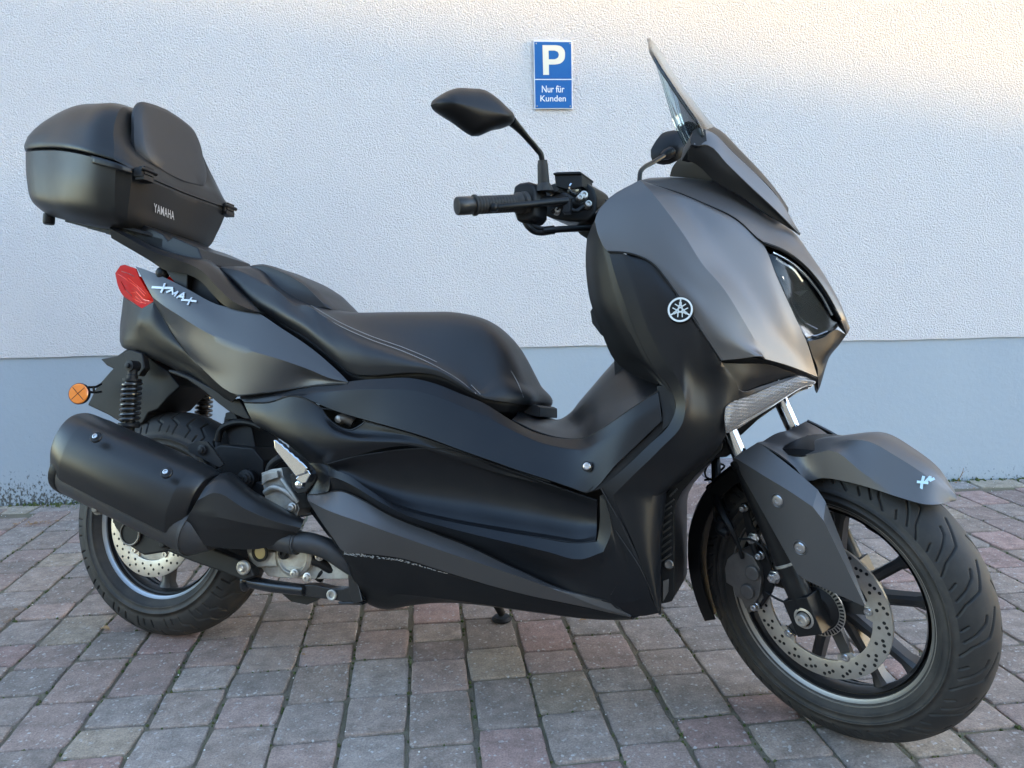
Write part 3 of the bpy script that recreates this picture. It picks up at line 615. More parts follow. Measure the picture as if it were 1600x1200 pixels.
def sub(o, par): o.parent = par; o.matrix_parent_inverse = Matrix.Translation(-par.location); return o
RC = np.array([0, 0, RR])
rw = wheel_part('rear_wheel', RC); rw['label'] = 'rear wheel behind the silencer'
sub(tyre_mesh('tyre', RC, RT, RR, .068, .186, None, 'rear'), rw)
sub(rim_mesh(RC, RT, .192, .050, None, 5, False, 0, .05, .9, mat('rim_edge_grey', (.42, .45, .48), .42, .8)), rw)
sub(disc_mesh(RC, RT, .1225, .083, .074, .005, None, 24, ((.115, 0), (.104, .5), (.094, .2))), rw)
mb = MB(); mb.lathe(RC+RT*.07, RT, [(.084, 0), (.082, .002), (.05, .004), (.03, .018), (.012, .02)], 40); sub(mb.build('disc_carrier', alu), rw)
fwh = wheel_part('front_wheel', FC); fwh['label'] = 'front wheel turned towards the viewer'
sub(tyre_mesh('tyre', FC, FR_, RF, .057, .196, None, 'front'), fwh)
sub(rim_mesh(FC, FR_, .2025, .044, None, 5, True, 0, .034, .52, mat('rim_edge_bronze', (.34, .32, .29), .45, .8)), fwh)
sub(disc_mesh(FC, FR_, .1335, .099, .064, .005, None, 22, ((.127, 0), (.119, .5), (.110, .15), (.123, .28))), fwh)
axu = np.array([1., 0, 0]); axu = axu-FR_*(axu @ FR_); axu /= np.linalg.norm(axu); axv = np.cross(FR_, axu)
mb = MB(); mb.lathe(FC+FR_*.068, FR_, [(.040, 0), (.040, .002), (.052, .002), (.052, 0)], 60, 0, False)
for k in range(44):
    a = 2*math.pi*k/44; d = math.cos(a)*axu+math.sin(a)*axv; q = np.cross(FR_, d)*.0015; c_ = FC+FR_*.0702
    mb.prism([c_+d*.0425-q, c_+d*.0505-q*1.3, c_+d*.0505+q*1.3, c_+d*.0425+q], FR_*.0003, 1)
mb.lathe(FC+FR_*.06, FR_, [(.041, 0), (.041, .012), (.03, .02), (.012, .022)], 30, 1); sub(mb.build('sensor_ring', [steel, dark]), fwh)
# ---------------- front fork
def fk(t, side=1):                     # point on the right fork's axis (0 = axle lug, 1 = under the lens)
    a, b_ = Pf(1258, 948, .097), Pf(1146, 688, .097); p = a+(b_-a)*t
    if side < 0: k = (p-FC) @ FR_; p = p-FR_*2*k
    return p
for s_ in (1, -1):
    A0, A1 = fk(0, s_), fk(1, s_); ax_ = (A1-A0)/np.linalg.norm(A1-A0); L = np.linalg.norm(A1-A0)
    leg = link('fork_leg', None, S)
    mb = MB(); mb.lathe(A0, ax_, [(.018, -.02), (.0215, -.01), (.0215, .05), (.0205, .055), (.020, .07), (.0205, .085), (.0195, L*.5), (.0205, L*.84), (.0225, L*.85), (.0225, L*.885), (.018, L*.89)], 28)
    lug = A0-ax_*.02; qf = np.cross(ax_, FR_); qf /= np.linalg.norm(qf)
    mb.box(A0-ax_*.012+qf*-.012*0, (ax_, qf, FR_), (.034, .026, .021)); o = mb.build('fork_slider', black, None, bev=.004, seg=3); o.parent = leg
    mb = MB(); mb.lathe(A0, ax_, [(.0145, L*.8), (.0145, L*1.55)], 28); o = mb.build('stanchion', chrome); o.parent = leg
    mb = MB(); mb.lathe(A0+ax_*.078, ax_, [(.0202, 0), (.0212, .001), (.0212, .005), (.0202, .006)], 28, 0, False); o = mb.build('clamp_ring', alu); o.parent = leg
    cc = FC+FR_*.118*s_; mb = MB(); mb.lathe(FC+FR_*.116*s_, FR_*s_, [(.019, -.004), (.019, .002), (.015, .003), (.013, .001), (.0115, .001), (.0115, .012), (.010, .014), (.005, .014), (.004, .010)], 24); o = mb.build('axle_bolt', steel); o.parent = leg
# ---------------- front fender (turned with the wheel)
def FP(*a): return Pf(*a)
def wf_mirror(p): k = (p-FC) @ FR_; return p-FR_*2*k
low = [FP(1184, 691, .086), FP(1212, 706, .084), FP(1240, 728, .082), FP(1262, 751, .078), FP(1284, 747, .072), FP(1315, 751, .071), FP(1362, 763, .069), FP(1402, 776, .065), FP(1446, 788, .053), FP(1493, 783, .0)]
mid = [FP(1188, 690, .070), FP(1214, 700, .066), FP(1238, 712, .066), FP(1256, 711, .066), FP(1274, 708, .068), FP(1298, 704, .066), FP(1350, 740, .066), FP(1395, 768, .063), FP(1444, 785.5, .0525), FP(1493.5, 782, .0)]
top = [FP(1192, 689.5, .045), FP(1216, 693, .034), FP(1240, 697, .026), FP(1258, 696, .024), FP(1277, 692, .023), FP(1303, 690, .026), FP(1358, 690, .032), FP(1402, 714, .031), FP(1450, 745, .024), FP(1495, 780, .0)]
ridge_ = [wp+np.array([0, 0, .004]) for wp in [(a+wf_mirror(a))/2 for a in top]]
rows = [low, mid, top]; rows = rows+[ridge_]+[[wf_mirror(p) for p in r] for r in rows[::-1]]
fen = panel('front_fender', rows, paint, S, 5, 4, rb=(1, 2, 4, 5), both=False, thick=.003)
fork_cov = [FP(1150, 716, .118), FP(1146, 722, .119), FP(1246, 897, .128), FP(1260, 907, .128), FP(1300, 928, .126), FP(1345, 947, .120), FP(1352, 944, .118), FP(1322, 865, .114), FP(1300, 815, .110), FP(1284, 772, .106)]
gd = [[FP(1144, 717, .114), FP(1176, 772, .121), FP(1212, 836, .127), FP(1246, 897, .130), FP(1262, 908, .130), FP(1349, 947, .118)],
      [FP(1145, 716, .117), FP(1183, 756, .126), FP(1224, 802, .1315), FP(1257, 843, .1325), FP(1274, 860, .1315), FP(1350, 946.5, .118)],
      [FP(1147, 714.5, .119), FP(1190, 741, .130), FP(1236, 769, .135), FP(1270, 792, .134), FP(1287, 814, .131), FP(1351.5, 946, .118)],
      [FP(1184, 691, .088), FP(1213, 712, .094), FP(1246, 738, .098), FP(1278, 765.5, .102), FP(1290, 784, .106), FP(1353.5, 943, .115)]]
gpan = panel('fork_cover', gd, paint, S, 5, 5, rb=(2,), cb=(3, 4), both=False, thick=.0035, ang=12)
g2 = [[wf_mirror(p) for p in r] for r in gd]; panel('fork_cover', g2, paint, S, 4, 3, rb=(2,), cb=(3, 4), both=False, thick=.0035, ang=12)
br = [[FP(1218, 697, -.02), FP(1236, 694, -.045), FP(1244, 684, -.055), FP(1247, 674, -.060), FP(1252, 671.5, -.062), FP(1260, 675, -.060), FP(1275, 681, -.055), FP(1300, 688.5, -.03)], [FP(1222, 697, -.01), FP(1238, 697, -.02), FP(1247, 693, -.03), FP(1254, 684, -.04), FP(1259, 683, -.04), FP(1267, 685, -.03), FP(1281, 689, -.02), FP(1303, 689.5, -.0)], [FP(1226, 697, .02), FP(1242, 699, .02), FP(1253, 698, .02), FP(1261, 696, .02), FP(1268, 695, .02), FP(1276, 693, .02), FP(1288, 692, .02), FP(1306, 690, .02)]]
panel('fender_bridge', br, paint, S, 4, 4, both=False, thick=.003)
for (x, y) in ((1215, 782), (1250, 856)):
    c_ = FP(x, y, .1325); mb = MB(); mb.lathe(c_-FR_*.004, FR_, [(.0135, 0), (.0135, .0035), (.0125, .0045), (.011, .0035)], 28, 1, False); mb.lathe(c_-FR_*.003, FR_, [(.0100, 0), (.0100, .004), (.0085, .0055), (.0045, .0058), (.0038, .004)], 22); mb.build('cover_bolt', [bolt, paint], S)
mb = MB()                                # fender rear half and mudflap: a shell round the back of the tyre
u_, v_ = axu, axv
def wpt_f(r, lat, a): return FC+FR_*lat+r*(math.cos(a)*axu+math.sin(a)*axv)
sgn_up = 1 if axv[2] > 0 else -1
rs = []
for k in range(26):
    a = R(88+k*(208-88)/25)*1.0; r = .292+.006*math.sin(k/25*3); wv_ = .066-.012*max(0, (k-17)/8); a *= sgn_up
    rs.append([wpt_f(r-.035, wv_, a), wpt_f(r-.008, wv_+.001, a), wpt_f(r, wv_-.010, a), wpt_f(r+.004, 0, a), wpt_f(r, -wv_+.010, a), wpt_f(r-.008, -wv_-.001, a), wpt_f(r-.035, -wv_, a), wpt_f(r-.036, -wv_+.003, a), wpt_f(r-.010, -wv_+.004, a), wpt_f(r-.003, 0, a), wpt_f(r-.010, wv_-.004, a), wpt_f(r-.036, wv_-.003, a)])
mb.ring(rs); mb.build('mudflap', black, S)
# decal on the fender
GF = surf(rows, 10, 10, rb=(1, 2, 4, 5)); mb = MB(); dp0 = surf_hit(GF, 1441, 756, .003); dn_ = (CB-dp0)/np.linalg.norm(CB-dp0)+FR_*.5
def fdec(x, y): d = M.T @ ray(x, y); return CB+d*(((dp0-CB) @ dn_)/(d @ dn_))
for pts in (((1434, 753), (1440, 753.5), (1449, 754.5)), ((1439.5, 763), (1440.5, 754), (1443, 745)), ((1447, 752), (1453, 745.5)), ((1453, 745.5), (1453.5, 750.5)), ((1453.5, 750.5), (1459, 748))):
    mb.stroke([fdec(x, y) for x, y in pts], .0042, CB-FC, .001)
mb.build('lettering', mat('decal_pale_blue', (.5, .68, .8), .4), S)
# caliper
mb = MB(); cw = .082
def fpr(pts, w0, dw, mi=0, mbx=mb): mbx.prism([FP(x, y, w0) for x, y in pts], FR_*dw, mi)
fpr([(1150, 866), (1158, 858), (1172, 852), (1190, 862), (1200, 880), (1203, 900), (1200, 922), (1190, 938), (1178, 942), (1172, 928), (1162, 922), (1158, 908), (1148, 902), (1146, 880)], .060, .030)
fpr([(1174, 928), (1194, 912), (1200, 930), (1188, 948), (1176, 954), (1172, 944)], .066, .016)
for x, y in ((1178, 894), (1170, 923)): mb.lathe(FP(x, y, .088), FR_, [(.0150, 0), (.0150, .007), (.0135, .009), (.004, .009)], 26)
o = mb.build('brake_caliper', caliperm, S, bev=.002, seg=3)
mb = MB(); fpr([(1160, 785), (1168, 785), (1178, 820), (1200, 860), (1215, 905), (1208, 925), (1190, 950), (1184, 946), (1196, 915), (1190, 880), (1172, 845)], .072, .008, 0, mb); o = mb.build('caliper_bracket', dark, S, bev=.0015)
for x, y, r in ((1176, 842, .0095), (1209, 902, .0105), (1180, 948, .007), (1235, 953, .006), (1162, 794, .006), (1187, 868, .007)):
    c_ = FP(x, y, .088); mb = MB(); mb.lathe(c_, FR_, [(r*1.25, -.004), (r*1.25, 0), (r, .001), (r, .007), (r*.8, .009), (r*.3, .009), (r*.2, .006)], 6 if r > .009 else 12); mb.build('caliper_bolt', bolt, S, bev=.0008)
mb = MB(); mb.lathe(FP(1182, 866, .09), np.array([-.3, -.3, .9]), [(.006, 0), (.006, .02), (.004, .024)], 14); mb.tube([FP(1160, 872, .095), FP(1153, 850, .10), FP(1143, 828, .10), FP(1128, 800, .09), FP(1120, 775, .06), FP(1119, 740, .04), FP(1118, 712, .02)], [.004, .004, .0065, .009, .0095, .0095, .009], 12)
mb.tube([FP(1130, 812, .10), FP(1126, 826, .10), FP(1138, 834, .10)], .011, 12); mb.build('brake_hose', black, S)
mb = MB()
for pts in (((1112, 712, .03), (1103, 745, .03), (1114, 752, .03), (1104, 762, .03), (1120, 778, .03), (1122, 782, .04), (1145, 800, .05)), ((1115, 722, .02), (1132, 728, .02), (1124, 737, .02)), ((1101, 750, .04), (1132, 749, .04), (1133, 784, .04), (1147, 796, .05))): mb.tube([FP(*p_) for p_ in pts], .0022, 8, sub=4)
mb.tube([FP(1114, 782, .06), FP(1118, 815, .08), FP(1130, 836, .09), (FP(1144, 838, .1)), FP(1150, 850, .1)], .0018, 8)
mb.tube([FP(1155, 842, .1), FP(1178, 845, .1), FP(1193, 858, .1), FP(1200, 873, .1)], .0022, 8); mb.tube([FP(1196, 925, .085), FP(1215, 936, .085), FP(1233, 944, .085)], .0022, 8); split_pieces(mb.build('brake_wire', dark, S))
# ---------------- exhaust
ex = link('exhaust', None, S)
def exr(name, mb, mt, **k): o = mb.build(name, mt, **k); o.parent = ex; return o
a0, a1 = P(112, 692, .225), P(322, 792, .205)                 # axis of the silencer, rear to front
eax = (a1-a0)/np.linalg.norm(a1-a0); Le = np.linalg.norm(a1-a0)
eu = np.cross(eax, RT); eu /= np.linalg.norm(eu); eu = eu if eu[2] > 0 else -eu; er = np.cross(eax, eu); er = er if er[1] < 0 else -er
def ering(t, sc, poly, off=(0, 0)): return [a0+eax*t+eu*(y*sc+off[1])+er*(x*sc+off[0]) for x, y in poly]
rp = [(.066, -.062), (.079, -.022), (.079, .012), (.070, .045), (.048, .070), (.012, .079), (-.03, .074), (-.055, .05), (-.055, -.02), (-.03, -.06), (.02, -.078)]
rp = [tuple(q) for q in spline(np.array([(*q, 0) for q in rp+rp[:1]]), 4)[:-1, :2]]
mb = MB(); mb.ring([ering(t, s_, rp, (0, o_)) for t, s_, o_ in ((.010, .74, .018), (.012, .84, .010), (.018, .885, .007), (.055, .99, .0), (.060, 1.0, 0), (Le*.5, 1.02, 0), (Le-.035, 1.02, 0), (Le-.031, 1.01, 0), (Le-.004, .80, .012), (Le, .74, .014))])
exr('silencer_guard', mb, exh, ang=24, bev=.002)
mb = MB(); lc = -.049
cyl = [(.062*math.cos(a), .060*math.sin(a)) for a in np.linspace(0, 2*math.pi, 32, endpoint=False)]
mb.ring([ering(t, s_, cyl, (.004, lc)) for t, s_ in ((.030, .80), (.034, .95), (.042, 1.0), (Le-.005, 1.0), (Le+.012, .95), (Le+.03, .72), (Le+.05, .5))]); exr('silencer_can', mb, exhg, ang=40)
mb = MB(); mb.ring([ering(t, s_, cyl, (.004, lc)) for t, s_ in ((.020, .80), (.020, .94), (.024, 1.0), (.040, 1.03), (.044, 1.01))]); exr('end_cap', mb, black)
mb = MB(); mb.ring([ering(t, s_, cyl, (.004, lc)) for t, s_ in ((Le-.004, 1.0), (Le-.004, 1.03), (Le+.004, 1.03), (Le+.004, .98))]); exr('weld_band', mb, exhg)
for x, y in ((150, 683), (260, 738.5)):
    c_ = P(x, y, .3005); d_ = er*.55+eu*.35-eax*.0; n_ = CB-c_; n_ /= np.linalg.norm(n_); n_ = er*.86+eu*.5; mb = MB(); mb.lathe(c_-n_*.003, n_, [(.0125, 0), (.0125, .004), (.0115, .005), (.010, .0042)], 26, 1, False); mb.lathe(c_-n_*.002, n_, [(.0115, 0), (.0112, .0045), (.0105, .0047), (.006, .0048)], 22, 2); mb.lathe(c_+n_*.003, n_, [(.0055, 0), (.0055, .003), (.004, .0035), (.003, .001)], 12, 0); exr('guard_bolt', mb, [bolt, exh, dark])
# heat shield tapering forward
hs = [[(320, 762, .262), (343, 745, .235), (392, 776, .225), (440, 802, .20), (473, 817, .185)],
      [(308, 782, .275), (334, 770, .268), (385, 796, .25), (432, 815, .22), (470, 825, .192)],
      [(297, 801, .272), (330, 806, .27), (385, 818, .25), (430, 826, .22), (465, 833, .19)],
      [(290, 814, .262), (325, 824, .262), (375, 830, .245), (420, 833, .215), (464, 834, .188)],
      [(286, 829, .245), (310, 848, .240), (356, 857, .225), (415, 856, .20), (459, 837, .18)]]
hs.insert(0, [(330, 756, .18), (352, 738, .17), (398, 768, .17), (446, 795, .16), (476, 812, .15)])
o = panel('heat_shield', hs, exh, None, 5, 4, rb=(2, 3, 4), both=False, thick=.002); o.parent = ex
mb = MB(); mb.tube([P(466, 848, .17), P(455, 846, .17), P(420, 836, .17), P(380, 812, .165)], .026, 20); mb.tube([P(450, 846, .172), P(480, 848, .168), P(512, 858, .155), P(545, 880, .14), P(575, 900, .12)], [.0225, .0225, .022, .021, .02], 20); mb.lathe(P(458, 847, .172), resolve((480, 849, .168))-resolve((450, 846, .172)), [(.024, -.004), (.026, -.003), (.026, .004), (.024, .005)], 24); exr('header_pipe', mb, exhg)
for x, y, w_ in ((152, 795, .252), (257, 849, .235)):
    mb = MB(); mb.lathe(P(x, y, w_), RT, [(.014, -.012), (.014, 0), (.0085, .001), (.0085, .007), (.006, .009), (.002, .009)], 16); mb.prism([P(x-6, y-9, w_-.004), P(x+14, y-18, w_-.004), P(x+16, y+6, w_-.004), P(x+4, y+8, w_-.004)], RT*-.006); exr('mount_lug', mb, dark if x > 200 else caliperm)
mb = MB(); mb.prism([P(x, y, .175) for x, y in ((296, 695), (312, 689), (326, 690), (336, 702), (352, 725), (345, 730), (318, 716), (298, 706))], RT*.006); mb.lathe(P(316, 703, .183), RT, [(.0115, 0), (.0115, .003), (.0075, .004), (.0075, .008), (.003, .009)], 12); exr('upper_bracket', mb, dark)
# swing arm
mb = MB(); ws = .165
mb.prism([P(x, y, ws) for x, y in ((170, 800), (186, 800), (232, 838), (270, 848), (318, 851), (370, 872), (392, 888), (396, 902), (380, 908), (352, 896), (300, 878), (262, 862), (224, 868), (196, 850), (178, 822))], RT*-.028)
mb.build('swing_arm', dark, S, bev=.005, seg=3)
mb = MB(); c_ = P(204, 833, .168); mb.lathe(c_, RT, [(.027, -.01), (.029, .002), (.027, .004), (.0245, .0035)], 36, 1, False); mb.lathe(c_, RT, [(.0245, .001), (.02, -.006), (.004, -.008)], 36, 0); mb.build('hub_cap', [dark, caliperm], S)
mb = MB(); mb.lathe(P(380, 887, .168), RT, [(.016, -.004), (.016, .002), (.013, .004), (.0085, .004), (.0085, .010), (.006, .012), (.002, .011)], 18); mb.build('swing_arm_bolt', steel, S)
# ---------------- shocks
def shock(sd):
    T0, T1 = P(208, 572, .128), P(201, 676, .128)
    if sd < 0: T0, T1 = mirror_pt(T0), mirror_pt(T1)
    d = T1-T0; L = np.linalg.norm(d); d /= L; g = link('rear_shock', None, S)
    mb = MB(); mb.lathe(T0, d, [(.011, .0), (.011, .02), (.0125, .022), (.0125, L*.98)], 20); mb.lathe(T0, RT, [(.013, -.012), (.013, .014), (.006, .015), (.006, .02), (.003, .021)], 18); mb.lathe(T0+d*.03, d, [(.021, 0), (.021, .006), (.018, .008)], 24); mb.lathe(T0+d*(L*.86), d, [(.024, 0), (.0245, .006), (.022, .010)], 24); o = mb.build('damper', dark); o.parent = g
    u = np.cross(d, RT); u /= np.linalg.norm(u); v = np.cross(d, u); N = 8.5; pts = [T0+d*(.036+(L*.86-.036)*k/220)+.0195*(math.cos(2*math.pi*N*k/220)*u+math.sin(2*math.pi*N*k/220)*v) for k in range(221)]
    mb = MB(); mb.tube(pts, .0042, 10, sub=1); o = mb.build('spring', mat('spring_black', (.012, .012, .013), .28, 0, coat=.5) if 'spring_black' not in MATS else MATS['spring_black']); o.parent = g
shock(1); shock(-1)
# ---------------- inner fender, number plate carrier, reflector
mb = MB(); mb.prism([P(x, y, .06) for x, y in ((156, 561), (166, 559), (182, 556), (196, 546), (210, 545), (236, 560), (262, 580), (281, 604), (262, 622), (246, 640), (232, 645), (222, 662), (200, 668), (168, 648), (136, 633), (150, 605), (172, 580), (176, 576), (166, 571))], np.array([0, .12, 0])); mb.build('inner_fender', dark, S, bev=.004)
mb = MB(); mb.prism([P(x, y, .1) for x, y in ((193, 552), (203, 546), (222, 552), (226, 575), (217, 588), (203, 584), (198, 572))], np.array([0, .02, 0])); mb.build('shock_mount', dark, S, bev=.003)
n_ = CB-P(123, 615, .13); n_ = np.array([.25, -.96, .05]); c_ = P(123, 615, .135)
mb = MB(); mb.lathe(c_-n_*.008, n_, [(.0255, 0), (.0265, .006), (.0255, .009)], 40, 1); mb.lathe(c_, n_, [(.0245, .001), (.0225, .0028), (.001, .0034)], 40, 0); o = mb.build('side_reflector', [amber, black], S)
mb = MB(); e1 = np.cross(n_, UPZ); e1 /= np.linalg.norm(e1); e2 = np.cross(e1, n_)
for k in range(4): a = R(45+90*k); mb.stroke([c_+n_*.0036, c_+n_*.003+(math.cos(a)*e1+math.sin(a)*e2)*.021], .0011, n_, .0006)
for q_ in (((139, 605, .125), (147, 605, .11), (158, 600, .08)), ((138, 612, .125), (146, 613, .11), (158, 612, .08))): mb.tube([P(*p_) for p_ in q_], .003, 8)
mb.tube([P(146, 603, .115), P(147, 614, .112)], .003, 8, sub=1); mb.build('reflector_bracket', black, S)
# ---------------- inner body mass (engine, tank, frame) seen only through the gaps
mb = MB()
core = [B(1.13, .105, .52), B(1.10, .105, .86), B(1.20, .105, .96), B(1.36, .09, .87), B(1.43, .07, .74), B(1.36, .08, .66), B(1.28, .10, .62), B(1.18, .105, .50), B(1.175, .105, .28), B(1.06, .105, .24), B(.66, .105, .21), B(.50, .105, .30), B(.40, .105, .40), B(.38, .105, .57), B(.56, .105, .60), B(.86, .105, .555), B(1.0, .105, .50)]
mb.prism(core, np.array([0, .21, 0])); mb.build('frame', dark, S)
# ---------------- tail
tc_rows = [[(211.5, 416, .10), (232, 423, .112), (260, 435, .122), (290, 450, .132), (340, 476, .148), (403, 489, .16), (437, 511, .166), (490, 547, .175), (530, 582, .183), (543, 595, .186)],
           [(222, 434, .113), (244, 447, .126), (268, 461, .138), (298, 478, .150), (345, 503, .164), (402, 523, .176), (435, 538, .181), (486, 563, .186), (522, 586, .189), (543, 596, .188)],
           [(238, 464, .124), (255, 477, .138), (280, 493, .152), (313, 514, .166), (360, 537, .180), (404, 552, .190), (436, 561, .193), (482, 577, .194), (519, 592, .192), (543, 597, .189)]]
tc2 = [tc_rows[2], [(238, 467, .116), (256, 492, .120), (276, 518, .128), (296, 543, .144), (335, 573, .164), (385, 587, .180), (432, 590, .184), (480, 590, .177), (518, 595, .186), (543, 598, .189)],
       [(238, 470, .114), (252, 492, .112), (268, 520, .118), (288, 547, .126), (318, 578, .150), (372, 617, .174), (420, 612, .178), (474, 604, .175), (516, 599, .185), (543, 599, .189)]]
panel('tail_cowl', tc_rows+tc2[1:], paint_shaded, S, 5, 5, rb=(2,), thick=.003)
lt = [[(193, 463, .03), (200, 469, .07), (222, 482, .108), (240, 471, .1135), (252, 492, .1115), (268, 520, .1175), (288, 547, .1255), (318, 578, .1375), (345, 598, .147), (372, 618, .156)],
      [(191, 480, .03), (199, 490, .075), (218, 500, .112), (236, 505, .118), (252, 522, .120), (272, 540, .123), (300, 560, .130), (320, 580, .138), (345, 600, .146), (370, 620, .154)],
      [(187.5, 510, .03), (194, 520, .075), (212, 520, .10), (232, 528, .108), (250, 541, .112), (270, 552, .116), (296, 566, .124), (318, 583, .134), (343, 604, .142), (368, 622, .150)],
      [(187, 524, .03), (192, 530, .075), (212, 531, .096), (232, 538, .102), (250, 549, .106), (270, 560, .110), (294, 572, .118), (316, 588, .128), (341, 608, .137), (366, 624, .146)],
      [(188, 536, .03), (193, 543, .07), (212, 548, .085), (232, 556, .09), (250, 563, .095), (268, 572, .10), (292, 586, .108), (314, 600, .118), (339, 612, .13), (364, 627, .142)],
      [(192, 540, .02), (198, 545, .05), (215, 551, .06), (234, 559, .065), (251, 566, .07), (269, 575, .075), (293, 590, .085), (314, 603, .10), (339, 616, .12), (363, 629, .138)]]
panel('tail_lower_cover', lt, black, S, 4, 4, rb=(3,), cb=(2, 3), thick=.003)
mb = MB(); mb.prism([P(x, y, .128) for x, y in ((262, 577), (276, 580), (300, 590), (330, 606), (362, 624), (373, 622), (392, 655), (383, 655), (360, 645), (340, 630), (318, 611), (292, 593), (264, 582))], np.array([0, .02, 0])); mb.build('frame_tube', dark, S, bev=.003)
# tail lamp
tl = link('tail_light', None, S)
rows = [[(188, 415, .05), (195, 413.5, .06), (211.7, 419.5, .098)], [(184, 421, .045), (198, 424, .075), (217, 433, .106)], [(180, 427, .03), (200, 440, .08), (226, 448, .113)], [(184, 446, .035), (205, 455, .088), (233, 459, .116)], [(192, 461.5, .05), (208, 469, .09), (240, 468.5, .1175)], [(207, 472, .07), (221.5, 482, .106), (241, 470.5, .1155)]]
def lampo(o): o.parent = tl
o = panel('lens', rows, red, None, 4, 4, rb=(2,), cb=(1,), both=True, thick=.003); lampo(o)
for ch in [x for x in scene.objects if x.name.startswith('lens') and x.parent is None]: lampo(ch)
TLG = surf(rows, 10, 10, (2,), (1,)); mb = MB(); nl = CB-resolve(rows[2][1])
for pts, wd in ((((184, 428), (198, 437), (214, 449), (226, 462)), .0035), (((200, 434), (214, 446), (228, 459)), .002), (((205, 458), (213, 456), (224, 468), (233, 470)), .004), (((207, 466), (218, 472), (228, 474)), .003), (((212, 463), (222, 472)), .002)): mb.stroke([surf_hit(TLG, x, y, .001) for x, y in pts], wd, nl, .0008)
o = mb.build('light_guide', redi); lampo(o)
mb = MB()
for pts, wd in ((((190, 424), (200, 427), (210, 432)), .004), (((190, 440), (196, 452), (206, 462)), .005), (((196, 446), (208, 452)), .0035), (((204, 470), (206, 462), (202, 458)), .002)): mb.stroke([surf_hit(TLG, x, y, .0008) for x, y in pts], wd, nl, .0006)
o = mb.build('lens_shade', redd); lampo(o)
# XMAX lettering on the tail
GT = surf(tc_rows+tc2[1:], 10, 10, (2,)); mb = MB()
def tailpt(x, y): return surf_hit(GT, 80+x/5.714, 340+y/5.714, .003)
def letter(mbx, strokes, wd, f, n_, th=.0012):
    for st in strokes:
        for a, b_ in zip(st[:-1], st[1:]): mbx.stroke([f(*a), f(*b_)], wd, n_, th)
nt = np.cross(P(300, 478, .142)-P(240, 447, .12), P(268, 461, .131)-P(260, 435, .122)); nt = nt if nt[1] < 0 else -nt
letter(mb, [[(905, 622), (990, 628), (1085, 630)], [(1015, 592), (1005, 625), (985, 665)]], .0055, tailpt, nt)
letter(mb, [[(1035, 666), (1085, 645), (1088, 683), (1132, 664), (1105, 700)], [(1127, 714), (1187, 674), (1178, 734)], [(1150, 704), (1184, 710)], [(1168, 736), (1235, 740), (1295, 748)], [(1255, 718), (1240, 742), (1222, 776)]], .0046, tailpt, nt)
mb.build('lettering', silver, S)
# ---------------- grab rail and rack
low_ = [(174, 372, .125), (203, 389, .125), (232, 406, .125), (258, 422, .13), (290, 428, .137), (313, 439, .144), (335, 463, .150), (352, 478, .156), (376, 485, .162), (403, 489, .166)]
rid = [(171, 356.5, .137), (205, 375, .140), (241, 394, .143), (270, 404, .146), (296, 413, .150), (316, 424, .155), (338, 447, .160), (360, 468, .164), (382, 480, .167), (404, 487.5, .168)]
upr = [(175, 353, .122), (209, 369, .125), (244, 387, .126), (272, 396, .125), (297, 402, .122), (322, 408, .112), (346, 424, .108), (368, 447, .118), (387, 466, .132), (405, 486, .16)]
upi = [(176, 354, .112), (210, 371, .114), (245, 389, .114), (273, 398, .11), (298, 402, .10), (324, 405, .08), (347, 423, .07), (366, 443, .085), (386, 464, .12), (405, 485, .155)]
gr = link('grab_rail', None, S)
panel('rail', [low_, rid, upr, upi], cover, None, 5, 4, rb=(1,), both=True, thick=.005, bev=.0018)
for ch in [x for x in scene.objects if x.name.startswith('rail') and x.parent is None]: ch.parent = gr
mb = MB()
for s_ in (1, -1):
    q = [P(x, y, .118) for x, y in ((255, 414), (262, 428), (276, 446), (292, 453), (293, 428), (290, 421))]; q = q if s_ > 0 else [mirror_pt(p) for p in q]; mb.prism(q, np.array([0, .03*s_, 0]))
    c_ = P(254, 427, .11); c_ = c_ if s_ > 0 else mirror_pt(c_); mb.ball(c_, .016)
mb.prism([P(x, y, .10) for x, y in ((292, 424), (315, 438), (335, 462), (345, 478), (318, 470), (293, 452))], np.array([0, .2, 0])); o = mb.build('rail_leg', dark, None, bev=.002); o.parent = gr
# rack plate under the case
rk = link('luggage_rack', None, S)
def case_z(x, z0): return z0-.236*(x+.04)
zr = .972
out = [(-.335, .10), (-.318, .118), (-.26, .128), (-.16, .135), (-.10, .130), (-.06, .115), (-.03, .10), (-.0, .08)]
full_ = out+[(x, -w) for x, w in out[::-1]]
mb = MB(); mb.prism([B(x, w, case_z(x, .975)) for x, w in full_], np.array([0, 0, .010])); o = mb.build('rack_plate', black, None, bev=.003); o.parent = rk
mb = MB()
for i in range(8): x = -.30+i*.035; mb.prism([B(x, .10, case_z(x, .958)), B(x+.004, .10, case_z(x, .958)), B(x+.004, .10, case_z(x, .976)), B(x, .10, case_z(x, .976))], np.array([0, .2, 0]))
for w in (-.1, -.03, .03, .1): mb.prism([B(-.31, w, case_z(-.31, .957)), B(.0, w, case_z(0, .957)), B(0, w, case_z(0, .977)), B(-.31, w, case_z(-.31, .977))], np.array([0, .004, 0]))
o = mb.build('underside_ribs', dark); o.parent = rk
mb = MB(); pl = [P(x, y, .10) for x, y in ((205, 344), (213, 347), (226, 352), (255, 366), (262, 376), (271, 370), (309, 387), (318, 409), (290, 402), (265, 398), (240, 392), (226, 376))]; mb.prism(pl, np.array([0, .20, 0])); o = mb.build('case_cradle', cover, None, bev=.003); o.parent = rk
mb = MB(); mb.prism([P(x, y, .055) for x, y in ((309, 386), (338, 416), (352, 430), (330, 428), (312, 408))], np.array([0, .11, 0])); o = mb.build('cradle_nose', cover, None, bev=.003); o.parent = rk
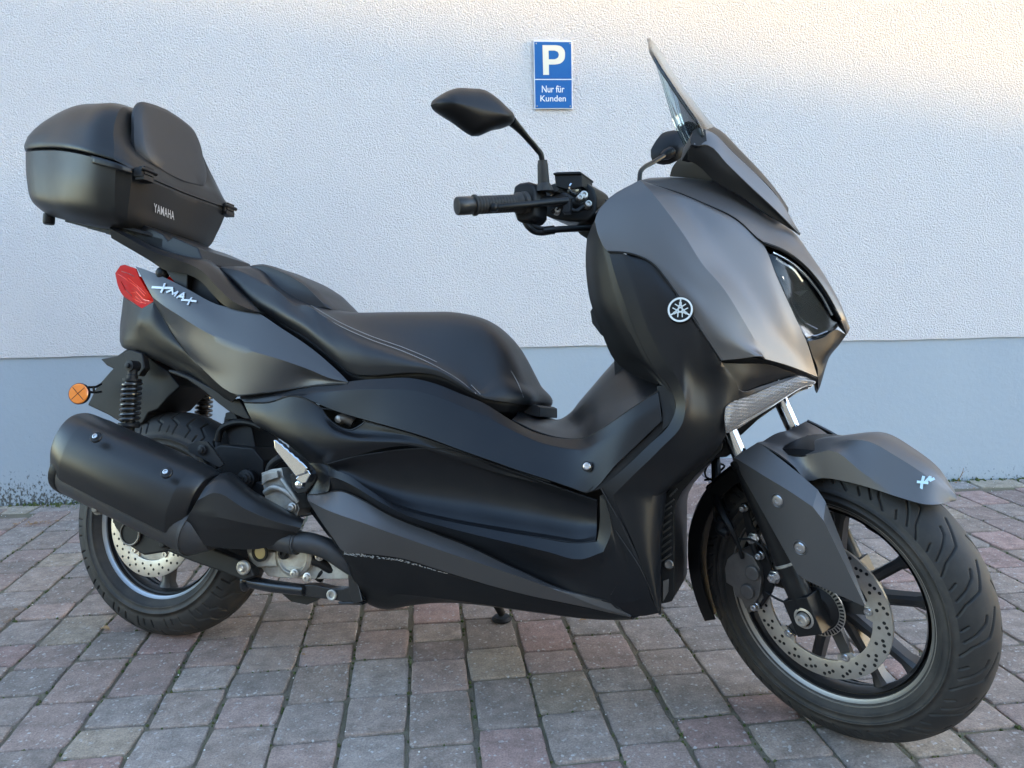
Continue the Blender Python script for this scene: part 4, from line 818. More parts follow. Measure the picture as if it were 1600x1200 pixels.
# ---------------- seat
seat_b = [(347, 428, .085), (372, 449, .112), (397, 476, .122), (432, 500, .135), (473, 524, .150), (527, 567, .163), (548, 584, .170), (575, 588, .175), (606, 586, .177), (640, 583, .178), (687, 588, .175), (720, 604, .168), (753, 621, .157), (793, 629, .132), (820, 632.5, .098), (840, 634, .0)]
seat_l = [(345, 423, .088), (369, 440, .118), (392, 464, .130), (428, 487, .145), (471, 512, .162), (512, 545, .174), (538, 563, .180), (575, 570, .184), (606, 570, .184), (640, 572, .183), (687, 580, .178), (719, 598, .170), (750, 616, .158), (792, 622, .134), (822, 625, .100), (843.5, 627, .0)]
seat_s = [(343, 418, .085), (376, 424, .110), (400, 436, .120), (430, 452, .130), (462, 476, .138), (480, 478, .145), (504, 493, .150), (527, 507, .152), (573, 528, .155), (633, 550, .156), (683, 573, .158), (717, 593, .156), (744, 611, .148), (781, 583, .110), (808, 595, .085), (833, 600, .0)]
seat_t = [(346, 416.5, .06), (375, 418, .085), (401, 423.5, .095), (431, 449, .105), (461, 470, .110), (480, 476.5, .110), (500, 482.5, .10), (520, 486.5, .085), (548, 489, .070), (600, 488.5, .060), (660, 488.5, .056), (700, 489, .056), (725, 493, .055), (755, 504, .055), (792, 538, .048), (822, 577, .0)]
st = link('seat', None, S)
o = panel('cushion', [seat_b, seat_l, seat_s, seat_t], vinyl, None, 6, 7, rb=(2,), cb=(), sym=True, thick=.004, bev=0, ang=50); o.parent = st
pan = [[(x, y-1, w-.008 if w > .02 else 0) for x, y, w in seat_b], [(x+1, y+15 if x < 800 else y+6, w-.02 if w > .03 else 0) for x, y, w in seat_b]]
o = panel('seat_pan', pan, dark, None, 5, 2, sym=True, thick=.003, bev=0); o.parent = st
SG = surf([seat_b, seat_l, seat_s, seat_t], 6, 7)
def seat_hit(px, py):                    # first seat surface point under a photo point
    d = M.T @ ray(px, py); d = d/np.linalg.norm(d); q = SG.reshape(-1, 3)-CB; t = q @ d; e = np.linalg.norm(q-t[:, None]*d, axis=1); k = np.argsort(e)[:6]; w = 1/(e[k]+1e-4); return CB+d*((t[k]*w).sum()/w.sum())
mb = MB()
def stitches(pts, n):
    q = spline(np.array([(*p_, 0) for p_ in pts]), 14)[:, :2]; L = np.concatenate([[0], np.cumsum(np.linalg.norm(np.diff(q, axis=0), axis=1))]); N = int(L[-1]/3.0); at_ = lambda s_: np.array([np.interp(s_, L, q[:, 0]), np.interp(s_, L, q[:, 1])])
    pp = [seat_hit(*at_(s_)) for s_ in np.linspace(0, L[-1], N+1)]; pp = np.array(pp); 
    for _ in range(3): pp[1:-1] = (pp[:-2]+pp[1:-1]*2+pp[2:])/4
    for i in range(N): a, b_ = pp[i], pp[i+1]; d = b_-a; v = CB-a; v /= np.linalg.norm(v); mb.tube([a+d*.12+v*.0008, a+d*.88+v*.0008], .0006, 5, sub=1)
def add_seam(): 
    global mb
    o = mb.build('stitching', MATS.get('seam_thread') or mat('seam_thread', (.34, .34, .34), .7), None, ang=80); o.parent = st; mb = MB()
stitches([(480, 477), (527, 507), (573, 528), (633, 550), (683, 573), (717, 593), (744, 615)], 0); add_seam()
stitches([(486, 477), (530, 503), (577, 524), (637, 545.5), (687, 568), (721, 588), (751, 616)], 0); add_seam()
stitches([(728, 495), (760, 530), (790, 567), (810, 600), (818, 621)], 0)
add_seam()
mb = MB(); mb.prism([P(x, y, .07) for x, y in ((760, 626), (800, 633), (838, 633), (843.5, 636), (843.5, 652), (836, 651), (800, 640))], np.array([0, .14, 0])); o = mb.build('seat_lock_strip', dark, None, bev=.002); o.parent = st
bp_ = [(404, 432), (411, 427), (420, 422.5), (438, 420.5), (460, 428), (482, 437.5), (500, 448), (514, 458), (524, 468), (533, 477), (546, 492), (520, 492), (470, 480), (430, 455)]
mb = MB(); rings = []
for w, s_ in ((.080, .86), (.072, .96), (.05, 1.0), (0, 1.0), (-.05, 1.0), (-.072, .96), (-.080, .86)):
    base = np.array([P(x, y, .0) for x, y in bp_]); base = spline(np.vstack([base, base[:1]]), 3, (2,))[:-1]; c_ = base.mean(0); q = c_+(base-c_)*s_; q[:, 1] = -w; rings.append(list(q))
mb.ring(rings); o = mb.build('rider_backrest', vinyl, None, ang=50); o.parent = st
# ---------------- side covers
g1 = [[(373, 618, .150), (400, 616, .160), (432, 612, .168), (467, 607.5, .175), (500, 602, .180), (530, 598, .184), (566, 593, .186), (600, 591, .186), (640, 590, .184), (683, 600, .180), (720, 615, .174), (753, 628, .168), (800, 657, .165), (833, 674, .166), (866, 683, .172), (893, 686, .182), (911, 685, .195), (932, 675, .212), (980, 643, .235), (1028, 612, .24)],
      [(376, 623, .160), (402, 622, .170), (434, 619, .179), (468, 616, .187), (503, 613, .193), (534, 610, .198), (572, 608, .202), (608, 608, .203), (648, 610, .202), (690, 622, .199), (728, 638, .195), (762, 653, .191), (806, 675, .190), (840, 690, .193), (870, 698, .199), (896, 702, .207), (914, 702, .216), (936, 693, .226), (984, 662, .240), (1031, 632, .243)],
      [(381, 628, .166), (405, 629, .176), (436, 627, .186), (463, 618, .194), (492, 629, .198), (520, 641, .200), (566, 655, .206), (617, 669, .216), (667, 684, .221), (702, 697, .223), (735, 709, .224), (770, 721, .224), (804, 733, .225), (832, 742, .227), (860, 751, .229), (880, 758, .231), (897, 764, .233), (914, 770, .235), (962, 727, .242), (1034, 658, .245)]]
panel('side_cover', g1, cover, S, 4, 5, rb=(1,), cb=(), thick=.003)
g2_ = [[(381, 629, .165), (420, 629, .182), (463, 619, .193), (490, 629.5, .193), (502, 637, .190), (530, 645, .188), (567, 657, .190), (617, 671, .198), (667, 686, .203), (735, 711, .203), (804, 735, .204), (860, 753, .213)],
       [(388, 645, .170), (420, 645, .186), (460, 640, .196), (488, 640, .196), (503, 645, .194), (522, 663, .190), (548, 675, .192), (590, 680, .198), (640, 686, .203), (715, 712, .202), (790, 735, .202), (850, 752, .211)],
       [(398, 662, .172), (425, 664, .188), (460, 664, .199), (486, 664, .202), (505, 666, .203), (526, 677, .204), (550, 684, .205), (585, 688, .206), (630, 691, .206), (705, 711, .202), (785, 736, .201), (845, 753, .210)],
       [(415, 672, .172), (438, 685, .186), (466, 693, .196), (490, 698, .200), (512, 700, .202), (535, 699, .204), (560, 697, .205), (592, 693, .206), (632, 693.5, .206), (700, 712, .201), (780, 737, .200), (842, 754, .209)],
       [(438, 680, .165), (456, 699, .176), (474, 714, .184), (490, 725, .188), (515, 722, .190), (540, 715.5, .194), (566, 709, .198), (596, 701, .202), (635, 697, .203), (695, 713, .199), (775, 738, .199), (840, 755, .208)]]
op = [(502, 638), (520, 640), (546, 645), (563, 651), (571, 657), (560, 667), (548, 672), (532, 668), (514, 655)]
panel('side_cover', g2_, cover, S, 14, 12, rb=(), cb=(), thick=.003, cut=op)
G2 = surf(g2_, 14, 12); mb = MB(); q_ = [surf_hit(G2, x, y, -.001) for x, y in op]; mb.tube(q_+q_[:1], .0022, 8, sub=4); mb.build('opening_lip', cover, S)
# opening with the footpeg mount of the rider's side
mb = MB(); mb.tube([P(530, 655, .165), P(540, 654, .165), P(552, 660, .16)], .011, 14); mb.lathe(P(528, 655, .175), RT, [(.008, -.004), (.008, 0), (.003, .002)], 14, 1); mb.build('shock_bolt', [caliperm, steel], S)
mb = MB(); c_ = P(917, 728.5, .236); n_ = np.array([.15, -.95, .15]); mb.lathe(c_-n_*.004, n_, [(.0095, 0), (.0095, .0035), (.008, .004)], 24, 1, False); mb.lathe(c_-n_*.003, n_, [(.0068, 0), (.0068, .004), (.005, .0055), (.0025, .0055), (.002, .004)], 18, 0); mb.build('cover_screw', [bolt, dark], S)
# floor tunnel
ft = [[(800, 655, .160), (835, 672, .160), (868, 682, .166), (893, 685, .176), (912, 684, .188), (933, 674, .204), (981, 641.5, .226), (1028, 610, .235)],
      [(805, 650, .13), (842, 664, .125), (872, 671, .125), (897, 668, .13), (918, 655, .14), (940, 640, .155), (985, 618, .18), (1027, 603, .20)],
      [(812, 640, .07), (843, 655, .06), (873, 656.5, .055), (888, 648, .055), (905, 628, .055), (922, 608, .055), (944, 582, .055), (961, 563, .055)]]
panel('floor_tunnel', ft, cover, S, 5, 5, rb=(), sym=True, thick=.003, ang=45)
mb = MB(); mb.tube([P(915, 688, .20), P(932, 677, .206), P(955, 661, .214), P(980, 643, .228), P(1012, 622, .236), P(1028, 611, .24)], .0014, 6); mb.build('panel_gap', dark, S)
# ---------------- foot recess panel and lower cover
pk = [[(510, 725, .190), (560, 712, .196), (600, 706, .199), (635, 702, .201), (667, 701, .202), (700, 703, .203), (735, 713, .204), (770, 725, .206), (815, 741, .210), (860, 757, .215), (897, 770, .219), (933, 782, .224)],
      [(520, 731, .184), (565, 728, .184), (610, 728, .184), (648, 727, .184), (682, 727, .184), (716, 730, .185), (750, 737, .186), (785, 747, .189), (825, 760, .193), (865, 775, .198), (899, 786, .204), (933, 797, .212)],
      [(535, 741, .187), (580, 756, .180), (628, 771, .177), (668, 779, .176), (702, 785, .176), (736, 790, .177), (768, 795, .178), (800, 800, .181), (835, 806, .186), (870, 812, .191), (901, 817, .198), (933, 821, .208)],
      [(560, 758, .200), (600, 779, .197), (645, 796, .195), (685, 806, .195), (719, 813, .196), (752, 819, .198), (783, 824, .200), (813, 829, .203), (845, 834, .207), (876, 839, .211), (903, 843, .215), (932, 838, .220)],
      [(562, 763, .210), (605, 786, .210), (650, 803, .210), (688, 812, .211), (721, 819, .212), (754, 825, .213), (785, 831, .215), (815, 836, .217), (847, 840, .219), (878, 845, .222), (905, 848, .225), (931, 845, .228)]]
panel('foot_panel', pk, cover, S, 5, 5, rb=(3,), thick=.003)
hs_ = [[(478, 738, .178), (510, 727, .189), (520, 733, .195), (541, 741, .202), (581, 768, .209), (625, 794, .213), (679, 810, .215), (731, 821, .216), (785, 831.5, .218), (845, 841, .221), (905, 849, .226), (933, 846, .230), (937, 820, .231), (937, 775, .232)],
       [(479, 755, .180), (508, 744, .193), (525, 747, .201), (548, 757, .209), (590, 782, .218), (635, 805, .223), (690, 822, .226), (745, 836, .228), (800, 849, .231), (855, 862, .234), (908, 874, .237), (943, 862, .238), (955, 830, .237), (946, 782, .235)],
       [(480, 772, .180), (508, 766, .190), (534, 767, .194), (562, 778, .197), (602, 800, .200), (640, 817, .200), (697, 836, .200), (752, 855, .200), (806, 876, .200), (850, 892, .201), (890, 905, .203), (935, 915, .212), (965, 895, .226), (962, 830, .233)],
       [(480, 773, .179), (508, 768, .189), (534, 768, .193), (562, 780, .195), (614, 808, .196), (660, 826, .195), (734, 855, .193), (775, 872, .193), (820, 895, .193), (860, 911, .195), (905, 929, .202), (955, 943, .206), (1000, 935, .215), (1000, 885, .225)]]
panel('lower_side_cover', hs_, cover, S, 4, 5, rb=(1,), cb=(11,), thick=.003)
fn = [[(937, 775, .232), (943, 772, .2345), (955, 784, .235)], [(962, 830, .2335), (972, 822, .2345), (982, 838, .233)], [(980, 880, .2285), (996, 885, .229), (1004, 888, .2265)], [(955, 943, .2065), (1000, 940, .212), (1015, 928, .216)], [(984, 964, .192), (1010, 962, .195), (1029, 958, .195)]]
panel('lower_side_cover', fn, cover, S, 4, 4, rb=(), cb=(1,), thick=.003)
stp = [[(480, 772.5, .186), (508, 769, .192), (534, 767, .196), (562, 779, .199), (614, 807, .200), (680, 833, .199), (734, 854, .198), (806, 889, .198), (879, 921, .199), (920, 932, .205), (955, 942, .204), (972, 954, .200), (986, 963.5, .196)],
       [(481, 781.6, .201), (509, 796, .217), (535, 806, .225), (562, 815, .230), (589, 825, .234), (640, 843, .235), (683, 858, .232), (770, 887, .226), (842, 912, .218), (890, 930, .207), (930, 946, .204), (962, 956, .200), (985, 963.8, .195)],
       [(482, 784, .198), (500, 812, .197), (522, 843, .194), (534, 859.6, .192), (570, 865, .193), (625, 872, .195), (697, 894, .196), (770, 916, .196), (842, 934, .194), (882, 942, .193), (920, 950, .192), (955, 958, .192), (984, 964.2, .192)]]
panel('accent_stripe_panel', stp, paint, S, 5, 5, rb=(1,), thick=.003)
bl = [[(500, 812, .192), (534, 860, .188), (572, 866, .189), (625, 873, .190), (697, 895, .191), (770, 917, .191), (842, 935, .190), (915, 950, .189), (955, 958.5, .188), (984, 964.6, .188)],
      [(518, 838, .182), (554, 888, .178), (590, 895, .178), (640, 905, .178), (705, 919, .178), (775, 934, .178), (842, 947, .178), (915, 959, .180), (955, 964, .182), (985, 966, .184)],
      [(530, 855, .165), (562, 910, .160), (598, 925, .160), (645, 930, .160), (710, 938, .160), (778, 948, .162), (843, 957, .164), (915, 966, .168), (955, 968, .172), (988, 967, .178)],
      [(535, 862, .13), (567, 938, .12), (590, 950, .11), (643, 945, .11), (705, 942, .11), (770, 948, .112), (842, 958, .116), (915, 967, .12), (955, 969, .125), (990, 968, .14)],
      [(545, 864, .05), (590, 940, .03), (620, 940, .0), (660, 935, .0), (720, 930, .0), (780, 935, .0), (850, 945, .0), (920, 955, .0), (965, 957, .0), (1010, 955, .0)]]
panel('belly_pan', bl, black, S, 4, 4, rb=(2,), thick=.003)
# ---------------- front body
I = [[(951.5, 394, .250), (958, 418, .252), (975, 470, .252), (996, 525, .248), (1022, 575, .245), (1047, 606, .243), (1056, 637, .243), (1048, 660, .243), (1012, 697, .242), (972, 735, .240), (939, 762, .238), (985, 850, .226), (1028, 958, .196)],
     [(968, 394, .254), (982, 420, .257), (999, 470, .258), (1020, 525, .256), (1043, 568, .254), (1063, 600, .252), (1071, 632, .251), (1066, 662, .250), (1032, 701, .248), (990, 742, .244), (958, 774, .240), (990, 850, .228), (1029, 958, .197)],
     [(980, 397, .255), (1007, 417, .258), (1030, 444, .259), (1052, 482, .258), (1065, 530, .255), (1072, 566, .250), (1082, 606, .240), (1085, 655, .236), (1060, 705, .234), (1028, 738, .230), (1005, 770, .226), (1012, 850, .218), (1031, 960, .196)],
     [(981, 396.5, .254), (1011, 411.5, .257), (1035, 438, .257), (1064, 470, .255), (1088, 510, .250), (1096, 560, .242), (1102, 606, .228), (1104, 655, .224), (1082, 702, .222), (1050, 738, .218), (1024, 775, .212), (1024, 850, .206), (1032, 960.5, .190)],
     [(982, 396, .253), (1014, 408, .256), (1046, 443, .255), (1075, 486, .250), (1104, 530, .240), (1128, 566, .226), (1140, 605, .212), (1133, 655, .208), (1106, 702, .205), (1070, 738, .202), (1035, 772, .198), (1032, 850, .192), (1033, 961, .180)],
     [(983, 396, .250), (1017, 408, .253), (1047, 443, .252), (1076, 486, .247), (1105, 530, .237), (1127, 564, .225), (1154, 608, .202), (1136, 676, .19), (1118, 705, .186), (1080, 738, .184), (1042, 768, .182), (1034, 850, .176), (1033.5, 961, .168)]]
panel('leg_shield', I, cover, S, 5, 5, rb=(1,), cb=(10,), thick=.003)
# inner leg shield, seen from the rider's side edge
ins = [[(917, 372, .19), (915, 400, .19), (917, 440, .185), (922, 470, .18), (937, 511, .175), (960, 563, .165), (985, 583, .185), (1027, 602, .215)],
       [(926, 350, .215), (928, 390, .222), (936, 440, .225), (946, 480, .225), (962, 515, .222), (982, 550, .220), (1005, 572, .226), (1030, 600, .236)],
       [(930, 344, .236), (941, 380, .243), (953, 430, .246), (968, 480, .246), (990, 530, .244), (1008, 562, .242), (1030, 590, .241), (1046, 612, .241)],
       [(932, 337, .246), (951, 391, .249), (958, 418, .251), (975, 470, .251), (996, 525, .247), (1022, 575, .244), (1040, 596, .243), (1050, 612, .242)]]
panel('inner_leg_shield', ins, black, S, 5, 5, rb=(2,), thick=.003)
cen = [[(919, 373, .175), (916, 410, .17), (922, 470, .16), (937, 511, .15), (961, 564, .14)], [(925, 373, .10), (922, 410, .10), (928, 470, .10), (942, 511, .09), (964, 566, .07)]]
panel('glovebox_cover', cen, black, S, 4, 4, sym=True, thick=.003)
mb = MB(); mb.prism([P(x, y, .21) for x, y in ((950, 398), (957, 396), (968, 440), (984, 480), (995, 520), (990, 520), (977, 490), (962, 450))], np.array([0, .01, 0])); mb.build('shield_trim', cover, S, bev=.002)
mb = MB(); mb.prism([P(x, y, .10) for x, y in ((922, 486), (927, 479), (936, 505), (944, 527), (938, 522), (925, 505))], np.array([0, .03, 0])); mb.build('bag_hook', black, S, bev=.002)
ck = [[(1026, 603, .236), (1034, 603, .238), (1050, 612, .2405), (1056, 640, .2415)], [(1029, 620, .237), (1036, 622, .238), (1045, 630, .239), (1053, 652, .241)], [(1035, 645, .240), (1039, 648, .240), (1044, 652, .241), (1048, 661, .242)], [(1034, 657, .2405), (1036, 660, .241), (1035, 666, .2415), (1036, 672, .242)]]
panel('shield_corner', ck, black, S, 3, 3, thick=.002)
mb = MB()
mb.prism([P(x, y, .236) for x, y in ((1034, 656), (1048, 661), (1012, 698), (972, 736), (940, 763), (914, 771), (962, 727), (1016, 679))], np.array([0, .004, 0])); mb.build('panel_gap', dark, S)
# big grey fairing
J = [[(929, 345, .247), (935, 368, .252), (950, 393, .254), (984, 396, .257), (1016, 409, .259), (1047, 444, .259), (1076, 487, .254), (1100, 523, .246), (1127, 563.5, .231)],
     [(933, 333, .245), (962, 352, .252), (990, 372, .256), (1020, 395, .258), (1046, 421, .258), (1075, 456, .255), (1102, 496, .248), (1127, 530, .238), (1158, 560.5, .220)],
     [(953, 309, .238), (984, 323, .248), (1014, 350, .253), (1044, 384, .254), (1072, 420, .251), (1098, 458, .245), (1128, 500, .236), (1155, 532, .224), (1193, 557, .203)],
     [(1000, 281, .218), (1016, 298, .236), (1038, 325, .244), (1070, 369, .244), (1098, 413, .239), (1130, 450, .229), (1163, 503, .214), (1180, 532, .202), (1196, 561, .188)],
     [(1006, 283, .206), (1036, 296, .206), (1068, 322, .203), (1106, 364, .198), (1136, 407, .189), (1166, 450, .177), (1198, 503, .162), (1214, 534, .150), (1231, 571, .138)],
     [(1012, 286, .195), (1048, 298, .190), (1082, 312, .182), (1134, 346, .170), (1174, 395, .155), (1208, 450, .139), (1232, 503, .122), (1248, 545, .105), (1262, 583, .09)],
     [(1019, 290, .185), (1056, 301, .176), (1098, 318, .164), (1150, 343, .150), (1192, 381, .135), (1213, 430, .124), (1240, 490, .106), (1260, 533, .090), (1278, 590, .066)]]
panel('front_fairing', J, paint, S, 6, 5, rb=(3,), cb=(), thick=.003, ang=14)
ed = [[(1127, 564, .229), (1153, 560, .221), (1196, 562, .182), (1231, 572, .136), (1256, 582, .095), (1277, 591, .066)], [(1128, 567, .222), (1156, 568, .20), (1196, 569, .165), (1230, 580, .12), (1254, 591, .085), (1277, 597, .060)]]
panel('fairing_edge', ed, black, S, 4, 2, thick=.002)
# upper cowl, windscreen surround, nose
K = [[(1002, 281, .205), (1019, 289, .185), (1056, 300, .176), (1098, 317, .164), (1150, 342, .150), (1193, 379, .136), (1222, 390, .120), (1262, 420, .085), (1292, 459, .058), (1314, 500, .036), (1323, 523, .0)],
     [(1010, 279, .17), (1036, 283, .155), (1072, 292, .140), (1114, 306, .128), (1160, 330, .115), (1205, 365, .100), (1240, 388, .082), (1275, 420, .058), (1302, 458, .038), (1321, 496, .022), (1325, 520, .0)],
     [(1019, 277.5, .13), (1057, 277, .11), (1090, 281, .10), (1116, 286, .092), (1156, 309, .080), (1197, 338, .062), (1238, 362, .045), (1268, 400, .035), (1296, 442, .022), (1320, 490, .010), (1328, 513, .0)]]
panel('upper_cowl', K, paint, S, 5, 5, sym=True, thick=.003, ang=30)
hl = link('headlight', None, S)
gl = [[(1196, 384, .126), (1200, 402, .128), (1214, 434, .121), (1228, 466, .112), (1242, 500, .100), (1262, 533, .086)],
      [(1202, 384, .120), (1212, 402, .121), (1229, 434, .110), (1244, 466, .097), (1258, 496, .082), (1276, 529, .066)],
      [(1212, 388, .112), (1228, 404, .106), (1248, 432, .091), (1264, 462, .075), (1279, 494, .060), (1296, 521, .045)],
      [(1222, 392, .104), (1242, 407, .092), (1264, 428, .072), (1285, 456, .052), (1304, 487, .036), (1313, 505, .030)]]
def rec(g, dw): return [[(x, y, w-dw) for x, y, w in r] for r in g]
o = panel('headlight_housing', rec(gl, .022), glassd, None, 5, 5, both=True, thick=.002)
o = panel('headlight_lens', rec(gl, .004), glass_m, None, 5, 5, both=True, thick=.002, bev=0)
for ch in [x for x in scene.objects if x.name.startswith('headlight_') and x.parent is None]: ch.parent = hl; ch.name = ch.name.replace('headlight_', '')
mb = MB()
mb.tube([P(1218, 430, .108), P(1232, 470, .096), P(1250, 505, .078), P(1266, 524, .066), P(1292, 518, .040)], .0028, 10)
mb.tube([P(1222, 432, .11), P(1238, 472, .092), P(1256, 503, .075), P(1276, 514, .058)], .0018, 8)
mb.tube([P(1207, 395, .114), P(1234, 409, .094), P(1262, 434, .070), P(1284, 462, .05), P(1300, 492, .035)], .0035, 10)
mb.tube([P(1210, 404, .11), P(1222, 412, .10), P(1236, 420, .09), P(1252, 440, .075)], .005, 10)
o = mb.build('light_bar', mat('light_bar_grey', (.5, .52, .55), .18, .9)); o.parent = hl
mb = MB(); mb.prism([P(1240, 456, .085), P(1262, 453, .068), P(1250, 463, .078)], np.array([0, .003, 0])); o = mb.build('reflector', caliperm); o.parent = hl
rimrows = [[(1193, 379, .138), (1222, 390, .122), (1262, 420, .088), (1292, 459, .060), (1314, 500, .038)], [(1198, 385, .124), (1221, 394, .108), (1259, 424, .074), (1287, 461, .048), (1308, 501, .028)]]
panel('headlight_trim', rimrows, black, S, 5, 2, thick=.003)
ns = [[(1262, 533, .084), (1287, 527, .055), (1304, 515, .035), (1323, 523, .0)], [(1270, 558, .072), (1288, 552, .05), (1302, 541, .03), (1312, 538, .0)], [(1277, 574, .062), (1284, 571, .045), (1290, 563, .03), (1296, 558, .0)], [(1278, 592, .058), (1284, 585, .045), (1288, 579, .03), (1290, 575, .0)]]
panel('nose_cone', ns, black, S, 4, 4, sym=True, thick=.003)
# chin between fairing and turn signal
ch_ = [[(1128, 567, .218), (1156, 568, .20), (1196, 569, .165), (1230, 579, .122), (1246, 585, .10)], [(1142, 590, .206), (1166, 590, .19), (1196, 586, .158), (1222, 586, .128), (1240, 587, .105)], [(1154, 609, .196), (1160, 611, .188), (1186, 603, .158), (1214, 594, .130), (1236, 588, .106)]]
panel('chin_panel', ch_, cover, S, 4, 4, thick=.003)
tr = [[(1154, 608, .200), (1160, 611, .192), (1186, 604, .160), (1214, 595, .132), (1240, 587, .104)], [(1138, 632, .206), (1160, 623, .188), (1190, 610, .158), (1218, 600, .130), (1249, 587, .098)]]
panel('chin_trim', tr, cover, S, 4, 2, thick=.003)
# turn signal lens
ts = [[(1134, 637, .216), (1140, 631, .211), (1170, 619, .178), (1200, 606, .148), (1230, 592, .116), (1248, 586, .096), (1272, 594, .066)],
      [(1132.5, 652, .218), (1140, 648, .213), (1172, 634, .178), (1203, 619, .148), (1234, 603, .116), (1254, 595, .094), (1274, 597, .066)],
      [(1134, 668, .216), (1141, 665, .210), (1174, 650, .172), (1205, 633, .142), (1236, 614, .112), (1255, 603, .090), (1271, 600, .066)],
      [(1135, 677, .206), (1143, 674, .200), (1172, 658, .158), (1202, 638, .130), (1233, 617, .10), (1250, 607, .080), (1264, 602, .060)]]
tsl = link('turn_signal', None, S); tsr = link('turn_signal', None, S)
refl = mat('signal_reflector', (.26, .245, .23), .35, .8)
o = panel('signal_body', [[(x, y, w-.018) for x, y, w in r] for r in ts], refl, None, 4, 4, both=True, thick=.003)
o = panel('signal_lens', ts, lens_m, None, 4, 4, both=True, thick=.002, rb=(1,))
mb = MB()
for k in range(7):
    f_ = .08+.13*k; g = surf(ts, 6, 6); row = g[int(f_*(len(g)-1))]; pts = [p-np.array([0, -1, 0])*.0075 for p in row[2:]]; mb.tube(pts, .0012, 6, sub=1)
for k in range(46):
    g = surf(ts, 10, 3); j = 3+int(k*56/46); col_ = g[:, min(j, g.shape[1]-1)]; mb.tube([p+np.array([0, .010, 0]) for p in col_[1:-1]], .0009, 5, sub=1)
o = mb.build('signal_fluting', mat('fluted_reflector', (.5, .48, .46), .3, .7))
m2 = o.data.copy(); 
for v in m2.vertices: v.co.y = -v.co.y
m2.flip_normals(); link('signal_fluting', m2)
mb = MB(); mb.ball(P(1139, 648, .194), .006, sc=(1, 1, 2)); o2 = mb.build('signal_bulb', mat('bulb_amber', (.6, .12, .02), .3)); 
for x in list(scene.objects):
    if x.name.startswith('signal_') and x.parent is None and x.type == 'MESH':
        left = np.mean([v.co.y for v in x.data.vertices]) > 0; x.parent = tsl if left else tsr; x.name = x.name.replace('signal_', '')
# radiator grille and its frame
mb = MB(); fr_o = [(1082, 727), (1064, 745), (1052, 758), (1043, 770), (1036, 782), (1032.5, 800), (1032, 870), (1032.5, 944), (1050, 940), (1054, 930), (1054, 800), (1057, 785), (1066, 768), (1086, 744), (1128, 703), (1130, 690), (1110, 700)]
mb.prism([P(x, y, .115) for x, y in fr_o], np.array([0, .23, 0])); mb.build('radiator_frame', black, S, bev=.002)
mb = MB()
for k in range(10):
    y = 772+k*10.6 if k > 0 else 766; x0 = 1032 if k > 1 else (1036 if k == 1 else 1045)
    mb.prism([P(x0, y+9, .122), P(x0+16 if k else x0+12, y-3, .122), P(x0+18 if k else x0+14, y-1, .118), P(x0+2, y+11, .118)], np.array([0, .010, 0]))
mb.build('grille', mat('grille_grey', (.05, .048, .046), .35, .3), S)
mb = MB(); mb.lathe(P(1045, 882, .12), RT, [(.006, -.01), (.009, 0), (.007, .002), (.002, .001)], 14); mb.prism([P(x, y, .118) for x, y in ((1036, 908), (1045, 905), (1044, 925), (1036, 940))], np.array([0, .004, 0]), 0); mb.build('radiator_bracket', [caliperm], S)
mb = MB(); mb.prism([P(x, y, .09) for x, y in ((1128, 690), (1140, 680), (1150, 700), (1136, 714), (1112, 716), (1096, 722), (1110, 705))], np.array([0, .18, 0])); mb.build('fork_yoke', dark, S, bev=.003)
mb = MB(); mb.prism([P(1150, 685, .02), P(1160, 678, .02), P(1205, 636, .02), P(1215, 630, .02), P(1190, 636, .02), P(1150, 664, .02)], np.array([0, .02, 0])); mb.build('steering_cover', dark, S, bev=.002)
# emblem
em = link('emblem', None, S); c_ = P(1063, 484, .262); ea = P(1084, 484, .262)-c_; eb = P(1063, 463.5, .262)-c_; en = np.cross(ea, eb); en = en if en @ (CB-c_) > 0 else -en; en /= np.linalg.norm(en); ra = np.linalg.norm(ea)
sk = P(1060, 520, .258)-P(1060, 450, .260)
ux_ = ea/np.linalg.norm(ea); uy_ = np.cross(en, ux_); 
def e3(x, y, h=0.): return c_+ux_*x*ra+uy_*y*ra+en*h
mb = MB(); mb.lathe(c_-en*.016, en, [(ra*1.0, 0), (ra*1.02, .014), (ra*.98, .016), (ra*.5, .016)], 48); mb.build('badge_base', black, em)
mb = MB(); N = 64
for k in range(N):
    a, b_ = 2*math.pi*k/N, 2*math.pi*(k+1)/N; mb.prism([e3(r*math.cos(t), r*math.sin(t), .0005) for r, t in ((.80, a), (.94, a), (.94, b_), (.80, b_))], en*.0012)
for a in (90, 210, 330):
    d = np.array([math.cos(R(a)), math.sin(R(a))]); q = np.array([-d[1], d[0]])
    def s2(r0, o0, r1, o1, w_): mb.stroke([e3(*(d*r0+q*o0), .0005), e3(*(d*r1+q*o1), .0005)], w_*ra, en, .0012)
    s2(.30, 0, .84, 0, .10); s2(.30, -.13, .30, .13, .08); s2(.30, .13, -.55, .17, .075); s2(.30, -.13, -.55, -.17, .075); s2(.38, 0, .52, 0, .19)
mb.build('badge_mark', mat('emblem_silver', (.68, .74, .76), .3, .5), em)
def seam(pts, r=.0016, dw=.0005):
    mb = MB(); mb.tube([P(x, y, w+dw) for x, y, w in pts], r, 6, sub=4); mb.build('panel_gap', dark, S, ang=60)
seam([J[0][k] for k in range(2, 9)], .0018, .001); seam(K[0][1:-1], .0016); seam(stp[0][1:-1], .0014, .001); seam([(263, 483, .137)]+tc2[-1][4:], .0012) if False else None
